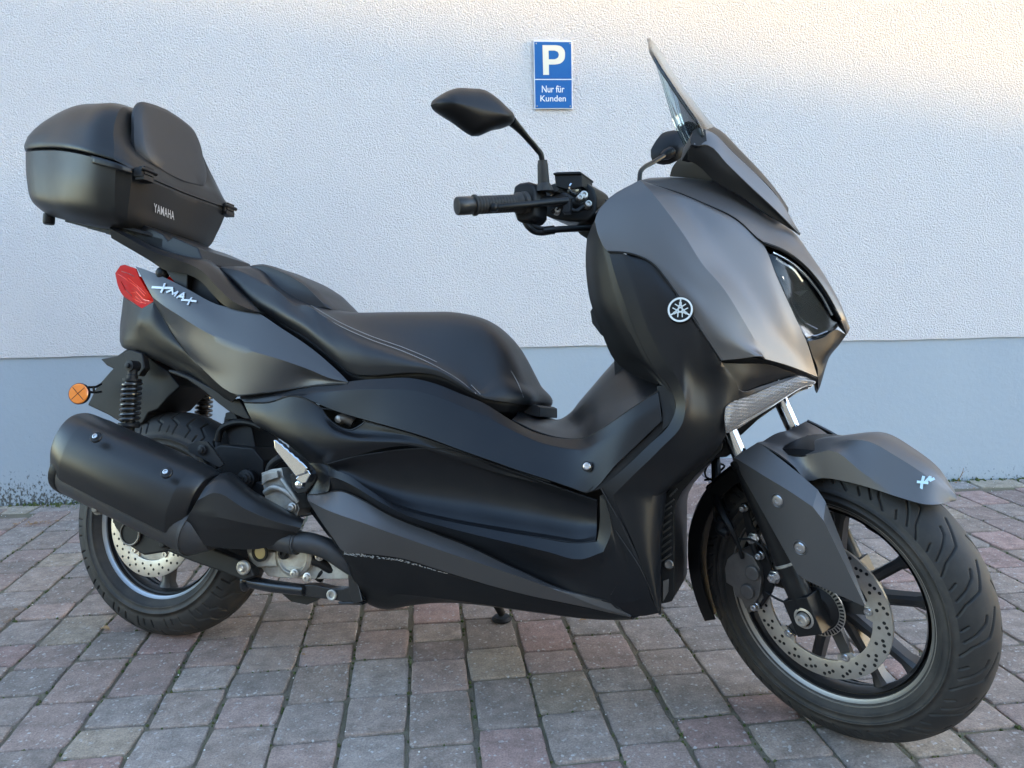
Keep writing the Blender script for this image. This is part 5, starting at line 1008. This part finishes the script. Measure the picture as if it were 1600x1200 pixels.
seam([(x, y, w+.001) for x, y, w in lt[0][3:-1]], .0012); seam([(x, y+1, w) for x, y, w in tc2[-1][5:]], .0024, -.001); seam([(x, y, w) for x, y, w in g2_[0][:5]], .0022, -.001); seam([(x, y, w) for x, y, w in g2_[0][6:]], .0016, .0); seam(pk[0][2:-1], .0014); seam([(962, 830, .234), (1000, 888, .2275), (1029, 957, .196)], .0014); seam([(939, 763, .2385), (985, 850, .2265), (1027, 955, .197)], .0016)
# ---------------- windscreen and its mount
ws_r = [[(1096, 214, 0.165), (1102.0, 210.7, 0.1452), (1107.6, 207.6, 0.1089), (1113.2, 204.5, 0.0594), (1116, 203, 0)], [(1089, 195, 0.178), (1095.6, 195.9, 0.1566), (1101.8, 196.7, 0.1175), (1107.9, 197.6, 0.0641), (1111, 198, 0)], [(1073, 171, 0.19), (1079.9, 173.7, 0.1672), (1086.3, 176.2, 0.1254), (1092.8, 178.7, 0.0684), (1096, 180, 0)], [(1057, 148, 0.2), (1063.9, 151.3, 0.176), (1070.3, 154.4, 0.132), (1076.8, 157.5, 0.072), (1080, 159, 0)], [(1044, 128, 0.204), (1049.7, 130.7, 0.1795), (1055.0, 133.2, 0.1346), (1060.3, 135.7, 0.0734), (1063, 137, 0)], [(1032, 110, 0.205), (1036.2, 110.3, 0.1804), (1040.1, 110.6, 0.1353), (1044.0, 110.9, 0.0738), (1046, 111, 0)], [(1023, 95, 0.197), (1025.1, 91.7, 0.1734), (1027.1, 88.6, 0.13), (1029.0, 85.5, 0.0709), (1030, 84, 0)], [(1016, 82, 0.172), (1015.1, 76.6, 0.1514), (1014.3, 71.6, 0.1135), (1013.4, 66.5, 0.0619), (1013, 64, 0)]]
wrow = [[resolve(t) for t in r] for r in ws_r]; wrow = [r+[mirror_pt(q) for q in r[::-1][1:]] for r in wrow]
panel('windscreen', wrow, screen_m, S, 5, 5, both=False, thick=.004, bev=.0)
g = surf(wrow, 5, 5); mb = MB(); edge = [g[i][0] for i in range(len(g))]+[g[i][-1] for i in range(len(g)-1, -1, -1)]; mb.tube([g[i][0] for i in range(6, len(g))]+list(g[-1][1:len(g[-1])//2]), .0020, 8, sub=1); mb.build('windscreen_edge', mat('screen_edge', (.03, .035, .035), .25), S)
mt_ = [[(1076, 249, .165), (1079, 205, .170), (1082, 226, .172), (1084, 226, .172), (1090.6, 198, .172), (1103, 203, .158)],]
mb = MB()
for s_ in (1, -1):
    f = (lambda p: p) if s_ > 0 else mirror_pt
    A = [f(P(x, y, w)) for x, y, w in ((1078.5, 222, .168), (1083, 205, .172), (1090.6, 198, .172), (1103, 202, .160), (1106, 227, .158), (1091, 228, .170), (1080, 226, .172))]; Bk = [p+np.array([-.02, .03*s_, -.02]) for p in A]; mb.ring([A, Bk])
split_pieces(mb.build('screen_bracket', cover, S, bev=.0015))
md = [[(1075, 250, .160), (1092, 260, .150), (1114, 281, .138), (1156, 306, .115), (1200, 335, .085), (1250, 368, .045)], [(1077, 232, .168), (1096, 240, .160), (1124, 262, .145), (1163, 294, .118), (1206, 328, .086), (1250, 367, .046)], [(1083, 227, .170), (1106, 227, .160), (1136, 256, .142), (1168, 287, .120), (1210, 326, .088), (1250, 366, .048)]]
panel('screen_base', md, black, S, 4, 4, thick=.003)
sg_ = [[(1083, 227, .171), (1106, 227, .161), (1136, 256, .143), (1168, 287, .121), (1210, 326, .089), (1250, 366, .049)], [(1092, 210, .165), (1110, 215, .153), (1142, 245, .130), (1176, 278, .106), (1215, 318, .078), (1249, 363, .045)], [(1103, 202, .158), (1114, 207, .145), (1146, 238, .118), (1180, 270, .094), (1217, 310, .070), (1248, 360, .042)]]
panel('screen_surround', sg_, paint, S, 4, 4, rb=(), thick=.003)
sd_ = [[(1103, 202, .155), (1114, 207, .142), (1146, 238, .115), (1180, 270, .091), (1212, 303, .068), (1230, 333, .050)], [(1112, 199, .12), (1124, 205, .10), (1154, 233, .082), (1186, 268, .065), (1214, 303, .050), (1231, 330, .038)], [(1115, 198, .07), (1126, 204, .06), (1156, 234, .05), (1188, 267, .04), (1216, 301, .030), (1232, 326, .025)]]
panel('screen_cover', sd_, black, S, 4, 4, sym=True, thick=.004)
gh = [[(1046, 276, .09), (1050, 262, .10), (1058, 251, .11), (1076, 241, .12)], [(1080, 279, .10), (1085, 272, .11), (1090, 264, .12), (1094, 256, .13)], [(1113, 284, .12), (1114, 282, .125), (1115, 280, .13), (1116, 278, .135)]]
panel('instrument_hood', gh, mat('hood_brown_black', (.03, .027, .024), .6), S, 4, 4, both=True, thick=.003)
# ---------------- top case
tcx = link('top_case', None, S)
seam = [(-.49, 0, 1.217), (-.459, .10, 1.209), (-.313, .163, 1.190), (-.185, .201, 1.163), (-.118, .208, 1.146), (-.060, .198, 1.130), (-.034, .172, 1.117), (-.030, .12, 1.112), (-.033, 0, 1.110)]
rdg = [(-.480, 0, 1.252), (-.453, .10, 1.245), (-.302, .165, 1.222), (-.19, .197, 1.195), (-.122, .204, 1.175), (-.070, .193, 1.157), (-.050, .163, 1.150), (-.048, .11, 1.150), (-.052, 0, 1.150)]
upm = [(-.468, 0, 1.268), (-.440, .09, 1.268), (-.300, .150, 1.262), (-.20, .176, 1.245), (-.140, .182, 1.235), (-.100, .170, 1.225), (-.096, .150, 1.220), (-.096, .11, 1.205), (-.096, 0, 1.200)]
shd = [(-.445, 0, 1.300), (-.415, .07, 1.298), (-.310, .112, 1.310), (-.215, .130, 1.303), (-.155, .135, 1.297), (-.120, .128, 1.290), (-.116, .110, 1.286), (-.116, .08, 1.286), (-.116, 0, 1.286)]
cap = [(-.40, 0, 1.326), (-.380, .045, 1.325), (-.310, .07, 1.333), (-.225, .085, 1.325), (-.165, .09, 1.317), (-.135, .085, 1.306), (-.128, .07, 1.303), (-.127, .05, 1.303), (-.127, 0, 1.303)]
cen_ = [(-.36, 0, 1.335), (-.34, .02, 1.336), (-.3, .03, 1.342), (-.24, .035, 1.336), (-.19, .035, 1.328), (-.15, .03, 1.322), (-.14, .025, 1.320), (-.14, .015, 1.320), (-.14, 0, 1.320)]
def half(r): return [B(*p) for p in r]
def ringify(rows): out_ = []; 
def case_shell(name, rows, mt, rb, th=.004, cb=(5, 6)):
    g = surf([half(r) for r in rows], 5, 5, rb, cb); g2 = g.copy(); g2[:, :, 1] *= -1; full = np.concatenate([g, g2[:, ::-1][:, 1:-1]], 1)
    mb = MB(); mb.grid(full.tolist(), 0, False, True); n = full.shape[1]; mb.add(full[0].tolist(), [tuple(range(n))]); mb.add(full[-1].tolist(), [tuple(range(n))]); o = mb.build(name, mt, None, ang=35, bev=.0015); o.parent = tcx; return o
lidrows = [[(x, w*1.006, z+.0015) for x, w, z in seam], [(x-.001, w*1.012, z+.004) for x, w, z in seam], rdg, upm, shd, cap, cen_]
casep = mat('case_black', (.009, .0094, .0102), .38, .0, bump=(1200, .25, .0004), var=((.02, .018, .016), 7, .25), rvar=.06, spec=.33)
case_shell('lid', lidrows, casep, (2,), cb=(5,))
b1 = [(-.478, 0, 1.135), (-.447, .10, 1.135), (-.305, .160, 1.105), (-.20, .188, 1.08), (-.125, .192, 1.062), (-.073, .180, 1.050), (-.052, .158, 1.046), (-.046, .11, 1.045), (-.046, 0, 1.045)]
b2 = [(-.455, 0, 1.080), (-.425, .10, 1.078), (-.298, .148, 1.045), (-.205, .170, 1.028), (-.130, .172, 1.015), (-.084, .162, 1.008), (-.066, .145, 1.005), (-.058, .11, 1.005), (-.058, 0, 1.006)]
b3 = [(-.41, 0, 1.052), (-.39, .085, 1.046), (-.29, .118, 1.020), (-.21, .130, 1.003), (-.14, .132, .992), (-.10, .125, .988), (-.085, .115, .987), (-.078, .09, .987), (-.078, 0, .988)]
case_shell('base', [b3, b2, b1, [(x*.998, w*.992, z-.006) for x, w, z in seam], [(x*.985-.002, w*.96, z-.001) for x, w, z in seam]], casep, (3,), cb=(5, 6))
# pad on the case
po = [(0, 1.332), (.05, 1.326), (.088, 1.312), (.104, 1.285), (.110, 1.235), (.112, 1.190), (.098, 1.156), (.055, 1.138), (0, 1.133)]
po = [(w*1.12, z) for w, z in po]; ring0 = [(w, z) for w, z in po]+[(-w, z) for w, z in po[::-1][1:-1]]
ring0 = spline(np.array([(*q, 0) for q in ring0+ring0[:1]]), 4)[:-1, :2]; cz = 1.235
def pr(sc, u): return [B((-.086-.14*(cz+(z-cz)*sc-1.18))*(1-u)+(-.046-.27*(cz+(z-cz)*sc-1.15))*u, w*sc, cz+(z-cz)*sc) for w, z in ring0]
mb = MB(); mb.ring([pr(.97, -.15), pr(1.0, .0), pr(1.0, .35), pr(.975, .5), pr(.90, .86), pr(.86, .95), pr(.6, 1.06), pr(.3, 1.1)]); o = mb.build('back_pad', vinyl, None, ang=32); o.parent = tcx
# latches
for w, xo in ((.150, -.020), (-.168, -.036)):
    mb = MB(); c0 = B(xo, w, 1.112); mb.box(c0, (FWD, RT, UPZ), (.012, .020, .011)); mb.box(c0+np.array([.006, 0, .006]), (FWD, RT, UPZ), (.010, .014, .010)); mb.box(c0+np.array([.003, 0, -.012]), (FWD, RT, UPZ), (.013, .017, .006)); mb.lathe(c0+np.array([.014, .024, .006]), RT, [(.005, 0), (.005, .05)], 12)
    o = mb.build('latch', dark, None, bev=.002); o.parent = tcx
mb = MB(); mb.grid(surf([[(143, 243, .213), (165, 249, .210), (190, 257, .200), (208, 263, .178)], [(143, 255, .211), (165, 261, .208), (190, 267, .199), (208, 272, .177)]], 4, 3).tolist()); o = mb.build('hinge_arm', cover, None); md_ = o.modifiers.new('t', 'SOLIDIFY'); md_.thickness = .005; o.parent = tcx
mb = MB(); mb.lathe(B(-.375, .09, 1.045), -UPZ, [(.014, 0), (.014, .022), (.012, .026)], 16); o = mb.build('rubber_foot', dark, None); o.parent = tcx
o_ = PX(239, 330.5, -.0455); e_ = PX(270.5, 343.5, -.0465); t_ = PX(239, 316.8, -.0405)
nrm = np.cross(e_-o_, t_-o_); o = lettering('lettering', 'YAMAHA', o_, e_-o_, t_-o_, silver, None, .008, .0035); o.parent = tcx
# ---------------- engine, stand, footpeg
mb = MB(); mb.prism([P(x, y, .15) for x, y in ((408, 739), (425, 733), (440, 731), (443, 745), (452, 757), (460, 775), (468, 795), (464, 806), (450, 803), (430, 790), (414, 780), (412, 765))], np.array([0, .06, 0])); mb.prism([P(x, y, .152) for x, y in ((412, 742), (424, 737), (436, 735), (438, 746), (420, 752), (412, 758))], RT*.008); mb.tube([P(414, 770, .15), P(428, 762, .156), (P(446, 768, .154)), P(462, 782, .15)], .007, 10); mb.tube([P(440, 748, .15), P(452, 765, .153), P(466, 786, .15)], .006, 10); mb.build('engine_hanger', alu, S, bev=.004, seg=3)
mb = MB(); random.seed(3)
for k in range(170):
    t = random.random()**1.5; x = 538+t*165; y = np.interp(x, [534, 570, 625, 697], [861, 866.5, 874, 896])+random.uniform(-.5, 5.5*(1-t)); mb.ball(P(x, y, .1905), random.uniform(.0006, .0016), 0, 6, (1.6, .5, .9))
sc = mb.build('paint_chips', mat('chipped_paint', (.22, .21, .2), .8), S); sc['kind'] = 'stuff'
mb = MB(); mb.lathe(P(457, 793, .155), RT, [(.011, 0), (.011, .002), (.0085, .003), (.0085, .008), (.005, .010), (.002, .0095)], 16); mb.build('hanger_bolt', steel, S, bev=.0006)
mb = MB(); mb.prism([P(x, y, .13) for x, y in ((385, 858), (430, 858), (470, 850), (520, 855), (545, 880), (545, 905), (500, 905), (440, 903), (418, 900), (408, 888), (392, 884), (388, 872))], np.array([0, .12, 0])); mb.lathe(P(462, 868, .135), RT, [(.045, -.01), (.045, .008), (.036, .014), (.032, .008), (.02, .008)], 30); mb.prism([P(x, y, .14) for x, y in ((442, 885), (482, 885), (468, 903), (456, 903))], RT*.004)
mb.prism([P(x, y, .138) for x, y in ((388, 862), (432, 862), (434, 884), (400, 886), (394, 876))], RT*.004); mb.build('crankcase', alu, S, bev=.003, seg=3)
mb = MB(); mb.lathe(P(407, 863, .146), RT, [(.020, 0), (.020, .004), (.015, .004), (.014, .001)], 28, 1); mb.lathe(P(407, 863, .146), RT, [(.014, .0015), (.002, .002)], 24, 0); mb.build('oil_window', [mat('oil_glass', (.45, .36, .16), .2, 0, coat=.6), dark], S)
for x, y, r in ((444, 864, .010), (461, 896, .007), (481, 902, .0075), (500, 869, .007), (384, 748, .011)):
    mb = MB(); mb.lathe(P(x, y, .15), RT, [(r*1.4, 0), (r*1.4, .003), (r, .004), (r, .009), (r*.4, .010), (r*.3, .007)], 16); mb.build('engine_bolt', dark if r > .009 else steel, S)
mb = MB(); mb.tube([P(470, 872, .13), P(500, 878, .13), P(520, 890, .12), P(545, 893, .1)], .012, 12); mb.tube([P(497, 905, .12), P(508, 890, .12), P(520, 880, .11)], .010, 12); mb.tube([P(340, 690, .06), P(345, 672, .06), P(365, 661, .06), P(395, 662, .06), (P(410, 668, .06))], .0085, 12); mb.tube([P(420, 745, .14), P(422, 730, .14), P(434, 718, .14), P(455, 712, .13)], .009, 12); split_pieces(mb.build('engine_hose', black, S))
mb = MB(); mb.prism([P(x, y, .10) for x, y in ((300, 712), (345, 695), (395, 700), (412, 720), (410, 780), (440, 800), (455, 812), (420, 800), (350, 740), (330, 720))], np.array([0, .14, 0])); mb.prism([P(x, y, .05) for x, y in ((350, 650), (372, 655), (394, 668), (400, 700), (360, 700), (348, 665))], np.array([0, .1, 0])); mb.lathe(P(383, 750, .125), RT, [(.024, -.02), (.024, .0), (.014, .004)], 24); mb.lathe(P(402, 768, .12), RT, [(.022, -.02), (.022, .0), (.01, .002)], 24); mb.build('engine_cover', dark, S, bev=.004)
mb = MB(); mb.prism([P(x, y, .06) for x, y in ((350, 657), (352, 645), (364, 642), (372, 655))], np.array([0, .03, 0])); mb.build('cable_clip', dark, S, bev=.002)
# centre stand folded up
cs = link('centre_stand', None, S); cs_m = mat('stand_gloss_black', (.012, .013, .015), .22, .2, coat=.6)
mb = MB(); mb.tube([P(386, 908, .135), P(420, 915, .135), P(450, 919, .135), P(476, 922, .135)], [.0135, .0135, .013, .0125], 18); mb.lathe(P(386, 908, .135), resolve((420, 915, .135))-resolve((386, 908, .135)), [(.018, -.006), (.023, -.002), (.023, .002), (.014, .006)], 24); o = mb.build('stand_leg', cs_m); o.parent = cs
mb = MB(); mb.prism([P(x, y, .138) for x, y in ((470, 914), (492, 914), (515, 919), (535, 920), (552, 914), (560, 925), (556, 938), (545, 943), (520, 937), (498, 935), (478, 931))], np.array([0, .03, 0])); mb.prism([P(x, y, .14) for x, y in ((526, 941), (562, 941), (566, 946), (530, 945))], np.array([0, .2, 0])); mb.prism([P(x, y, .15) for x, y in ((543, 896), (556, 900), (566, 940), (552, 944), (545, 925))], np.array([0, .04, 0])); o = mb.build('stand_bracket', cs_m, None, bev=.002); o.parent = cs
mb = MB(); mb.lathe(P(519, 929.5, .139), RT, [(.0115, 0), (.0115, .004), (.0095, .005), (.006, .004), (.0055, -.002)], 24); o = mb.build('pivot_bolt', alu); o.parent = cs
mb = MB(); mb.prism([P(x, y, .1) for x, y in ((440, 927), (470, 930), (500, 935), (480, 945), (455, 940))], np.array([0, .02, 0])); o = mb.build('stand_spring_plate', dark); o.parent = cs
rg_ = ray(784, 962); tp = M.T @ (EYE+rg_*(-(CAM_H-.012)/rg_[2])-O); gup = M.T @ np.array([0, 0, 1.]); mb = MB(); mb.tube([B(.74, -.13, .27), (tp+B(.74, -.13, .27))/2+np.array([-.01, .01, 0]), tp+gup*.006], [.012, .011, .010], 14); mb.lathe(tp-gup*.011, gup, [(.024, 0), (.026, .004), (.020, .010)], 24); mb.build('side_stand', dark, S)
# passenger footpeg
pg = link('footpeg', None, S)
mb = MB(); pegp = [(427, 687), (431, 687.5), (436, 692), (440, 694), (444, 699), (449, 702), (452, 706), (457, 709), (460, 713), (465, 716), (468, 720), (473, 723), (480, 731), (476, 740), (470, 742), (462, 745), (448, 727), (432, 707), (428, 700)]
mb.prism([P(x, y, .235) for x, y in pegp], np.array([0, .016, 0])); o = mb.build('peg', chrome, None, bev=.0025, seg=3); o.parent = pg
mb = MB(); mb.prism([P(x, y, .228) for x, y in ((461, 748), (468, 741), (476, 738), (481, 734), (485, 741), (478, 754), (470, 756))], np.array([0, .026, 0])); mb.lathe(P(468, 757, .222), RT, [(.009, -.01), (.009, .004), (.004, .006)], 16); o = mb.build('peg_hinge', chrome, None, bev=.002); o.parent = pg
mb = MB(); mb.prism([P(x, y, .192) for x, y in ((452, 742), (456, 764), (466, 772), (478, 770), (492, 752), (494, 742), (486, 728), (478, 724), (462, 736))], np.array([0, .014, 0])); o = mb.build('peg_pocket', dark, None, bev=.003); o.parent = pg
pk2 = [[(478, 726, .186), (486, 723, .188), (500, 724, .190), (512, 728, .191)], [(486, 731, .188), (494, 732, .190), (503, 736, .192), (514, 742, .195)], [(494, 742, .188), (500, 745, .190), (507, 750, .193), (515, 757, .198)], [(490, 754, .187), (496, 757, .190), (504, 762, .194), (512, 768, .199)], [(478, 771, .184), (484, 772, .189), (493, 772, .194), (505, 770, .198)]]
panel('peg_surround', pk2, cover, S, 4, 4, thick=.003)
# ---------------- handlebar, controls, mirrors
hb = link('handlebar', None, S)
ge, gi = P(713, 322, .245), P(822, 317, .140); gd_ = (gi-ge)/np.linalg.norm(gi-ge); Lg = np.linalg.norm(gi-ge)
mb = MB(); mb.lathe(ge, gd_, [(.010, 0), (.0165, .001), (.0178, .003), (.0178, .030), (.0165, .032), (.0165, .035)], 24); o = mb.build('bar_end', mat('grip_end', (.02, .02, .02), .35), None, ang=40); o.parent = hb
mb = MB(); pr_ = [(.0165, .036), (.0205, .037), (.0205, .041), (.0168, .043)]
z = .043
while z < Lg-.03: pr_ += [(.0168, z), (.0175, z+.001), (.0175, z+.0045), (.0168, z+.0055)]; z += .0065
pr_ += [(.0168, Lg-.03), (.0185, Lg-.025), (.0215, Lg-.02), (.0215, Lg-.014), (.0185, Lg-.012), (.0225, Lg-.008), (.0225, Lg)]
mb.lathe(ge, gd_, pr_, 28); o = mb.build('grip', rubber, None, ang=40); o.parent = hb
mb = MB(); mb.tube([gi-gd_*.02, gi, P(880, 315, .09), P(920, 322, .05)], .0115, 14); o = mb.build('bar', dark); o.parent = hb
sw = [P(x, y, .125) for x, y in ((812, 293), (820, 288), (834, 286), (843, 290), (847, 300), (848, 320), (847, 342), (840, 350), (826, 352), (816, 349), (811, 334), (812, 326), (809, 312))]
mb = MB(); dd = np.array([.35, .9, 0])*.04; c_ = np.mean(sw, 0); rs = [[c_+(p-c_)*.86-dd*.55 for p in sw], [c_+(p-c_)*.97-dd*.40 for p in sw], list(sw), [p+dd*.45 for p in sw]]; mb.ring(rs); o = mb.build('switch_housing', black, None, bev=.003, seg=3, ang=30); o.parent = hb
mb = MB(); bx = [P(x, y, .085) for x, y in ((866, 273), (906, 269), (909, 272), (910, 292), (886, 296), (868, 291))]; mb.prism(bx, np.array([.01, .055, 0])); bx2 = [P(x, y, .09) for x, y in ((864, 273), (864, 270), (870, 268.5), (906, 267.5), (908, 269), (908, 272))]; mb.prism(bx2, np.array([.012, .065, 0])); o = mb.build('brake_fluid_reservoir', black, None, bev=.0025); o.parent = hb
c_ = P(898, 294, .078); mb = MB(); n_ = np.array([.5, -.8, -.1]); mb.lathe(c_, n_, [(.0135, -.01), (.0135, .001), (.011, .003), (.0095, .001)], 26, 1); mb.lathe(c_, n_, [(.0095, .001), (.006, .0015), (.001, .0015)], 20, 0); o = mb.build('sight_glass', [glassd, chrome]); o.parent = hb
mb = MB(); mb.prism([P(x, y, .06) for x, y in ((846, 292), (870, 284), (890, 285), (915, 284), (926, 292), (932, 310), (930, 335), (918, 346), (890, 346), (862, 341), (848, 335))], np.array([.02, .07, 0])); mb.prism([P(x, y, .02) for x, y in ((905, 288), (912, 290.5), (930, 300), (949.5, 313), (942, 330), (934, 345), (925, 365), (919, 375), (902, 364), (898, 350), (905, 330))], np.array([.02, .06, 0])); o = mb.build('bar_cover', black, None, bev=.006, seg=3); o.parent = hb
mb = MB()
for x, y, w, r in ((912, 305, .08, .008), (906, 309, .085, .006), (919, 319, .07, .007), (871, 329, .10, .006), (866, 307, .095, .006), (889, 328, .085, .004)): mb.lathe(P(x, y, w), np.array([.4, -.85, .1]), [(r*1.2, -.01), (r*1.2, -.002), (r, 0), (r, .005), (r*.5, .006), (r*.4, .003)], 16)
o = mb.build('control_screw', steel, None, bev=.0006); o.parent = hb
mb = MB(); mb.tube([P(858, 320, .10), P(866, 309, .10), P(880, 305, .10), P(894, 312, .095)], .006, 10); mb.tube([P(862, 332, .10), P(880, 322, .10), P(900, 330, .09), P(912, 322, .08)], .005, 10); mb.box(P(875, 312, .1), (FWD, RT, UPZ), (.016, .010, .006)); mb.box(P(887, 323, .1), (FWD, RT, UPZ), (.008, .01, .014)); o = mb.build('lever_bracket', dark, None, bev=.0015); o.parent = hb
mb = MB(); mb.tube([P(773, 324.5, .205), P(795, 322, .19), P(825, 319.5, .165), P(855, 316.5, .135), P(888, 313.5, .105)], [.005, .0058, .0065, .0068, .0075], 14, flat=.75); mb.ball(P(772, 324.5, .205), .0095); o = mb.build('brake_lever', black); o.parent = hb
mb = MB(); mb.tube([P(821, 347, .13), P(826, 354, .13), P(835, 361, .12), P(850, 363, .11), P(865, 359.5, .10), P(890, 357.5, .08), P(925, 356.5, .04)], .0068, 12); mb.tube([P(828, 345, .13), P(832, 352, .125), P(840, 356, .12), P(850, 358, .11)], .0052, 12); mb.tube([P(848, 361, .112), P(866, 359, .10)], .009, 12, sub=1); o = mb.build('control_cable', black); o.parent = hb
def mirror_part(side):
    g = link('mirror', None, S); return g
mr = mirror_part(1); mr['label'] = 'near mirror on the raised stalk'
mb = MB(); mb.lathe(P(850, 297, .125), resolve((848, 258, .135))-resolve((850, 297, .125)), [(.020, -.002), (.017, .006), (.012, .014), (.0105, .050), (.0095, .055), (.0095, .058)], 20); mb.prism([P(x, y, .12) for x, y in ((845, 292), (858, 288), (873, 295), (870, 299), (850, 299))], np.array([.01, .03, 0])); o = mb.build('stalk_boot', rubber); o.parent = mr
mb = MB(); mb.tube([P(848, 262, .135), P(847, 250, .14), P(845, 241, .145), P(838, 232, .155), P(825, 217, .185), P(811, 201, .215), P(799, 189, .24)], [.0055, .0055, .0058, .0060, .0062, .0075, .010], 14); o = mb.build('stalk', cover); o.parent = mr
mo = [(676, 163), (678, 157), (686, 150), (705, 140), (715, 137.5), (735, 138), (755, 140), (768, 148), (789, 167), (803, 184), (801, 192), (793, 197.5), (771, 203), (741, 211.5), (734, 208), (712, 192), (693, 180), (679, 169)]
def mw(x): return .355-(x-676)/127*.115
MOo = np.array([P(x, y, mw(x)) for x, y in mo]); MOo = spline(np.vstack([MOo, MOo[:1]]), 3)[:-1]
cr = np.array([P(x, y, mw(x)) for x, y in ((700, 168), (735, 176), (770, 184))]); fwdm = ST @ np.array([1., -.25, 0]); cc = MOo.mean(0)+np.array([0, 0, .0])
def near(p): return cr[0]+(cr[2]-cr[0])*np.clip((p-cr[0]) @ (cr[2]-cr[0])/((cr[2]-cr[0]) @ (cr[2]-cr[0])), 0, 1)
mb = MB(); mb.ring([[near(p)+(p-near(p))*s_+fwdm*h_ for p in MOo] for s_, h_ in ((.90, -.012), (1.0, -.010), (1.0, .0), (.93, .010), (.70, .024), (.35, .034), (.02, .038))]); o = mb.build('mirror_housing', black, None, ang=40); o.parent = mr
mb = MB(); mb.ring([[cc+(p-cc)*s_-fwdm*h_ for p in MOo] for s_, h_ in ((.88, .0105), (.88, .0128))]); o = mb.build('mirror_glass', chrome); o.parent = mr
ml = mirror_part(-1); ml['label'] = 'far mirror seen behind the windscreen'
mlw = .24
mo2 = [(1035, 231), (1038, 225), (1044, 215), (1052, 205), (1060, 202), (1066, 206), (1072, 218), (1077, 232), (1074, 240), (1066, 248), (1054, 255.5), (1046, 254), (1038, 251), (1035, 242)]
M2 = np.array([P(x, y, -.21-(x-1035)/42*.04) for x, y in mo2]); c2_ = M2.mean(0); f2 = ST @ np.array([1., .35, 0])
mb = MB(); mb.ring([[c2_+(p-c2_)*s_+f2*h_ for p in M2] for s_, h_ in ((.92, -.03), (1.0, -.026), (1.0, -.01), (.85, .008), (.4, .018), (.02, .02))]); o = mb.build('mirror_housing', black, None, ang=35, bev=.0015); o.parent = ml
mb = MB(); mb.tube([P(999, 284, -.10), P(1001, 268, -.115), P(1006, 262, -.13), P(1020, 254, -.165), P(1038, 243, -.20)], .0052, 12); mb.lathe(P(1034, 245, -.20), resolve((1050, 237, -.22))-resolve((1034, 245, -.20)), [(.008, 0), (.0125, .014), (.0135, .03), (.01, .036)], 16); o = mb.build('stalk', cover); o.parent = ml
# front sheet between the handlebar and cowl
ds = [[(930, 334, .235), (952, 309, .225), (1000, 281, .205)], [(930, 332, .15), (955, 308, .15), (1005, 280.5, .15)], [(935, 331, .07), (960, 308, .07), (1012, 280, .07)]]
panel('dash_cover', ds, black, S, 4, 4, sym=True, thick=.003)
# drop the inverse-parent bookkeeping: every piece is built in the scooter's own frame
for o in list(scene.objects):
    if o.type == 'EMPTY' and o.parent is S and not o.children: bpy.data.objects.remove(o)
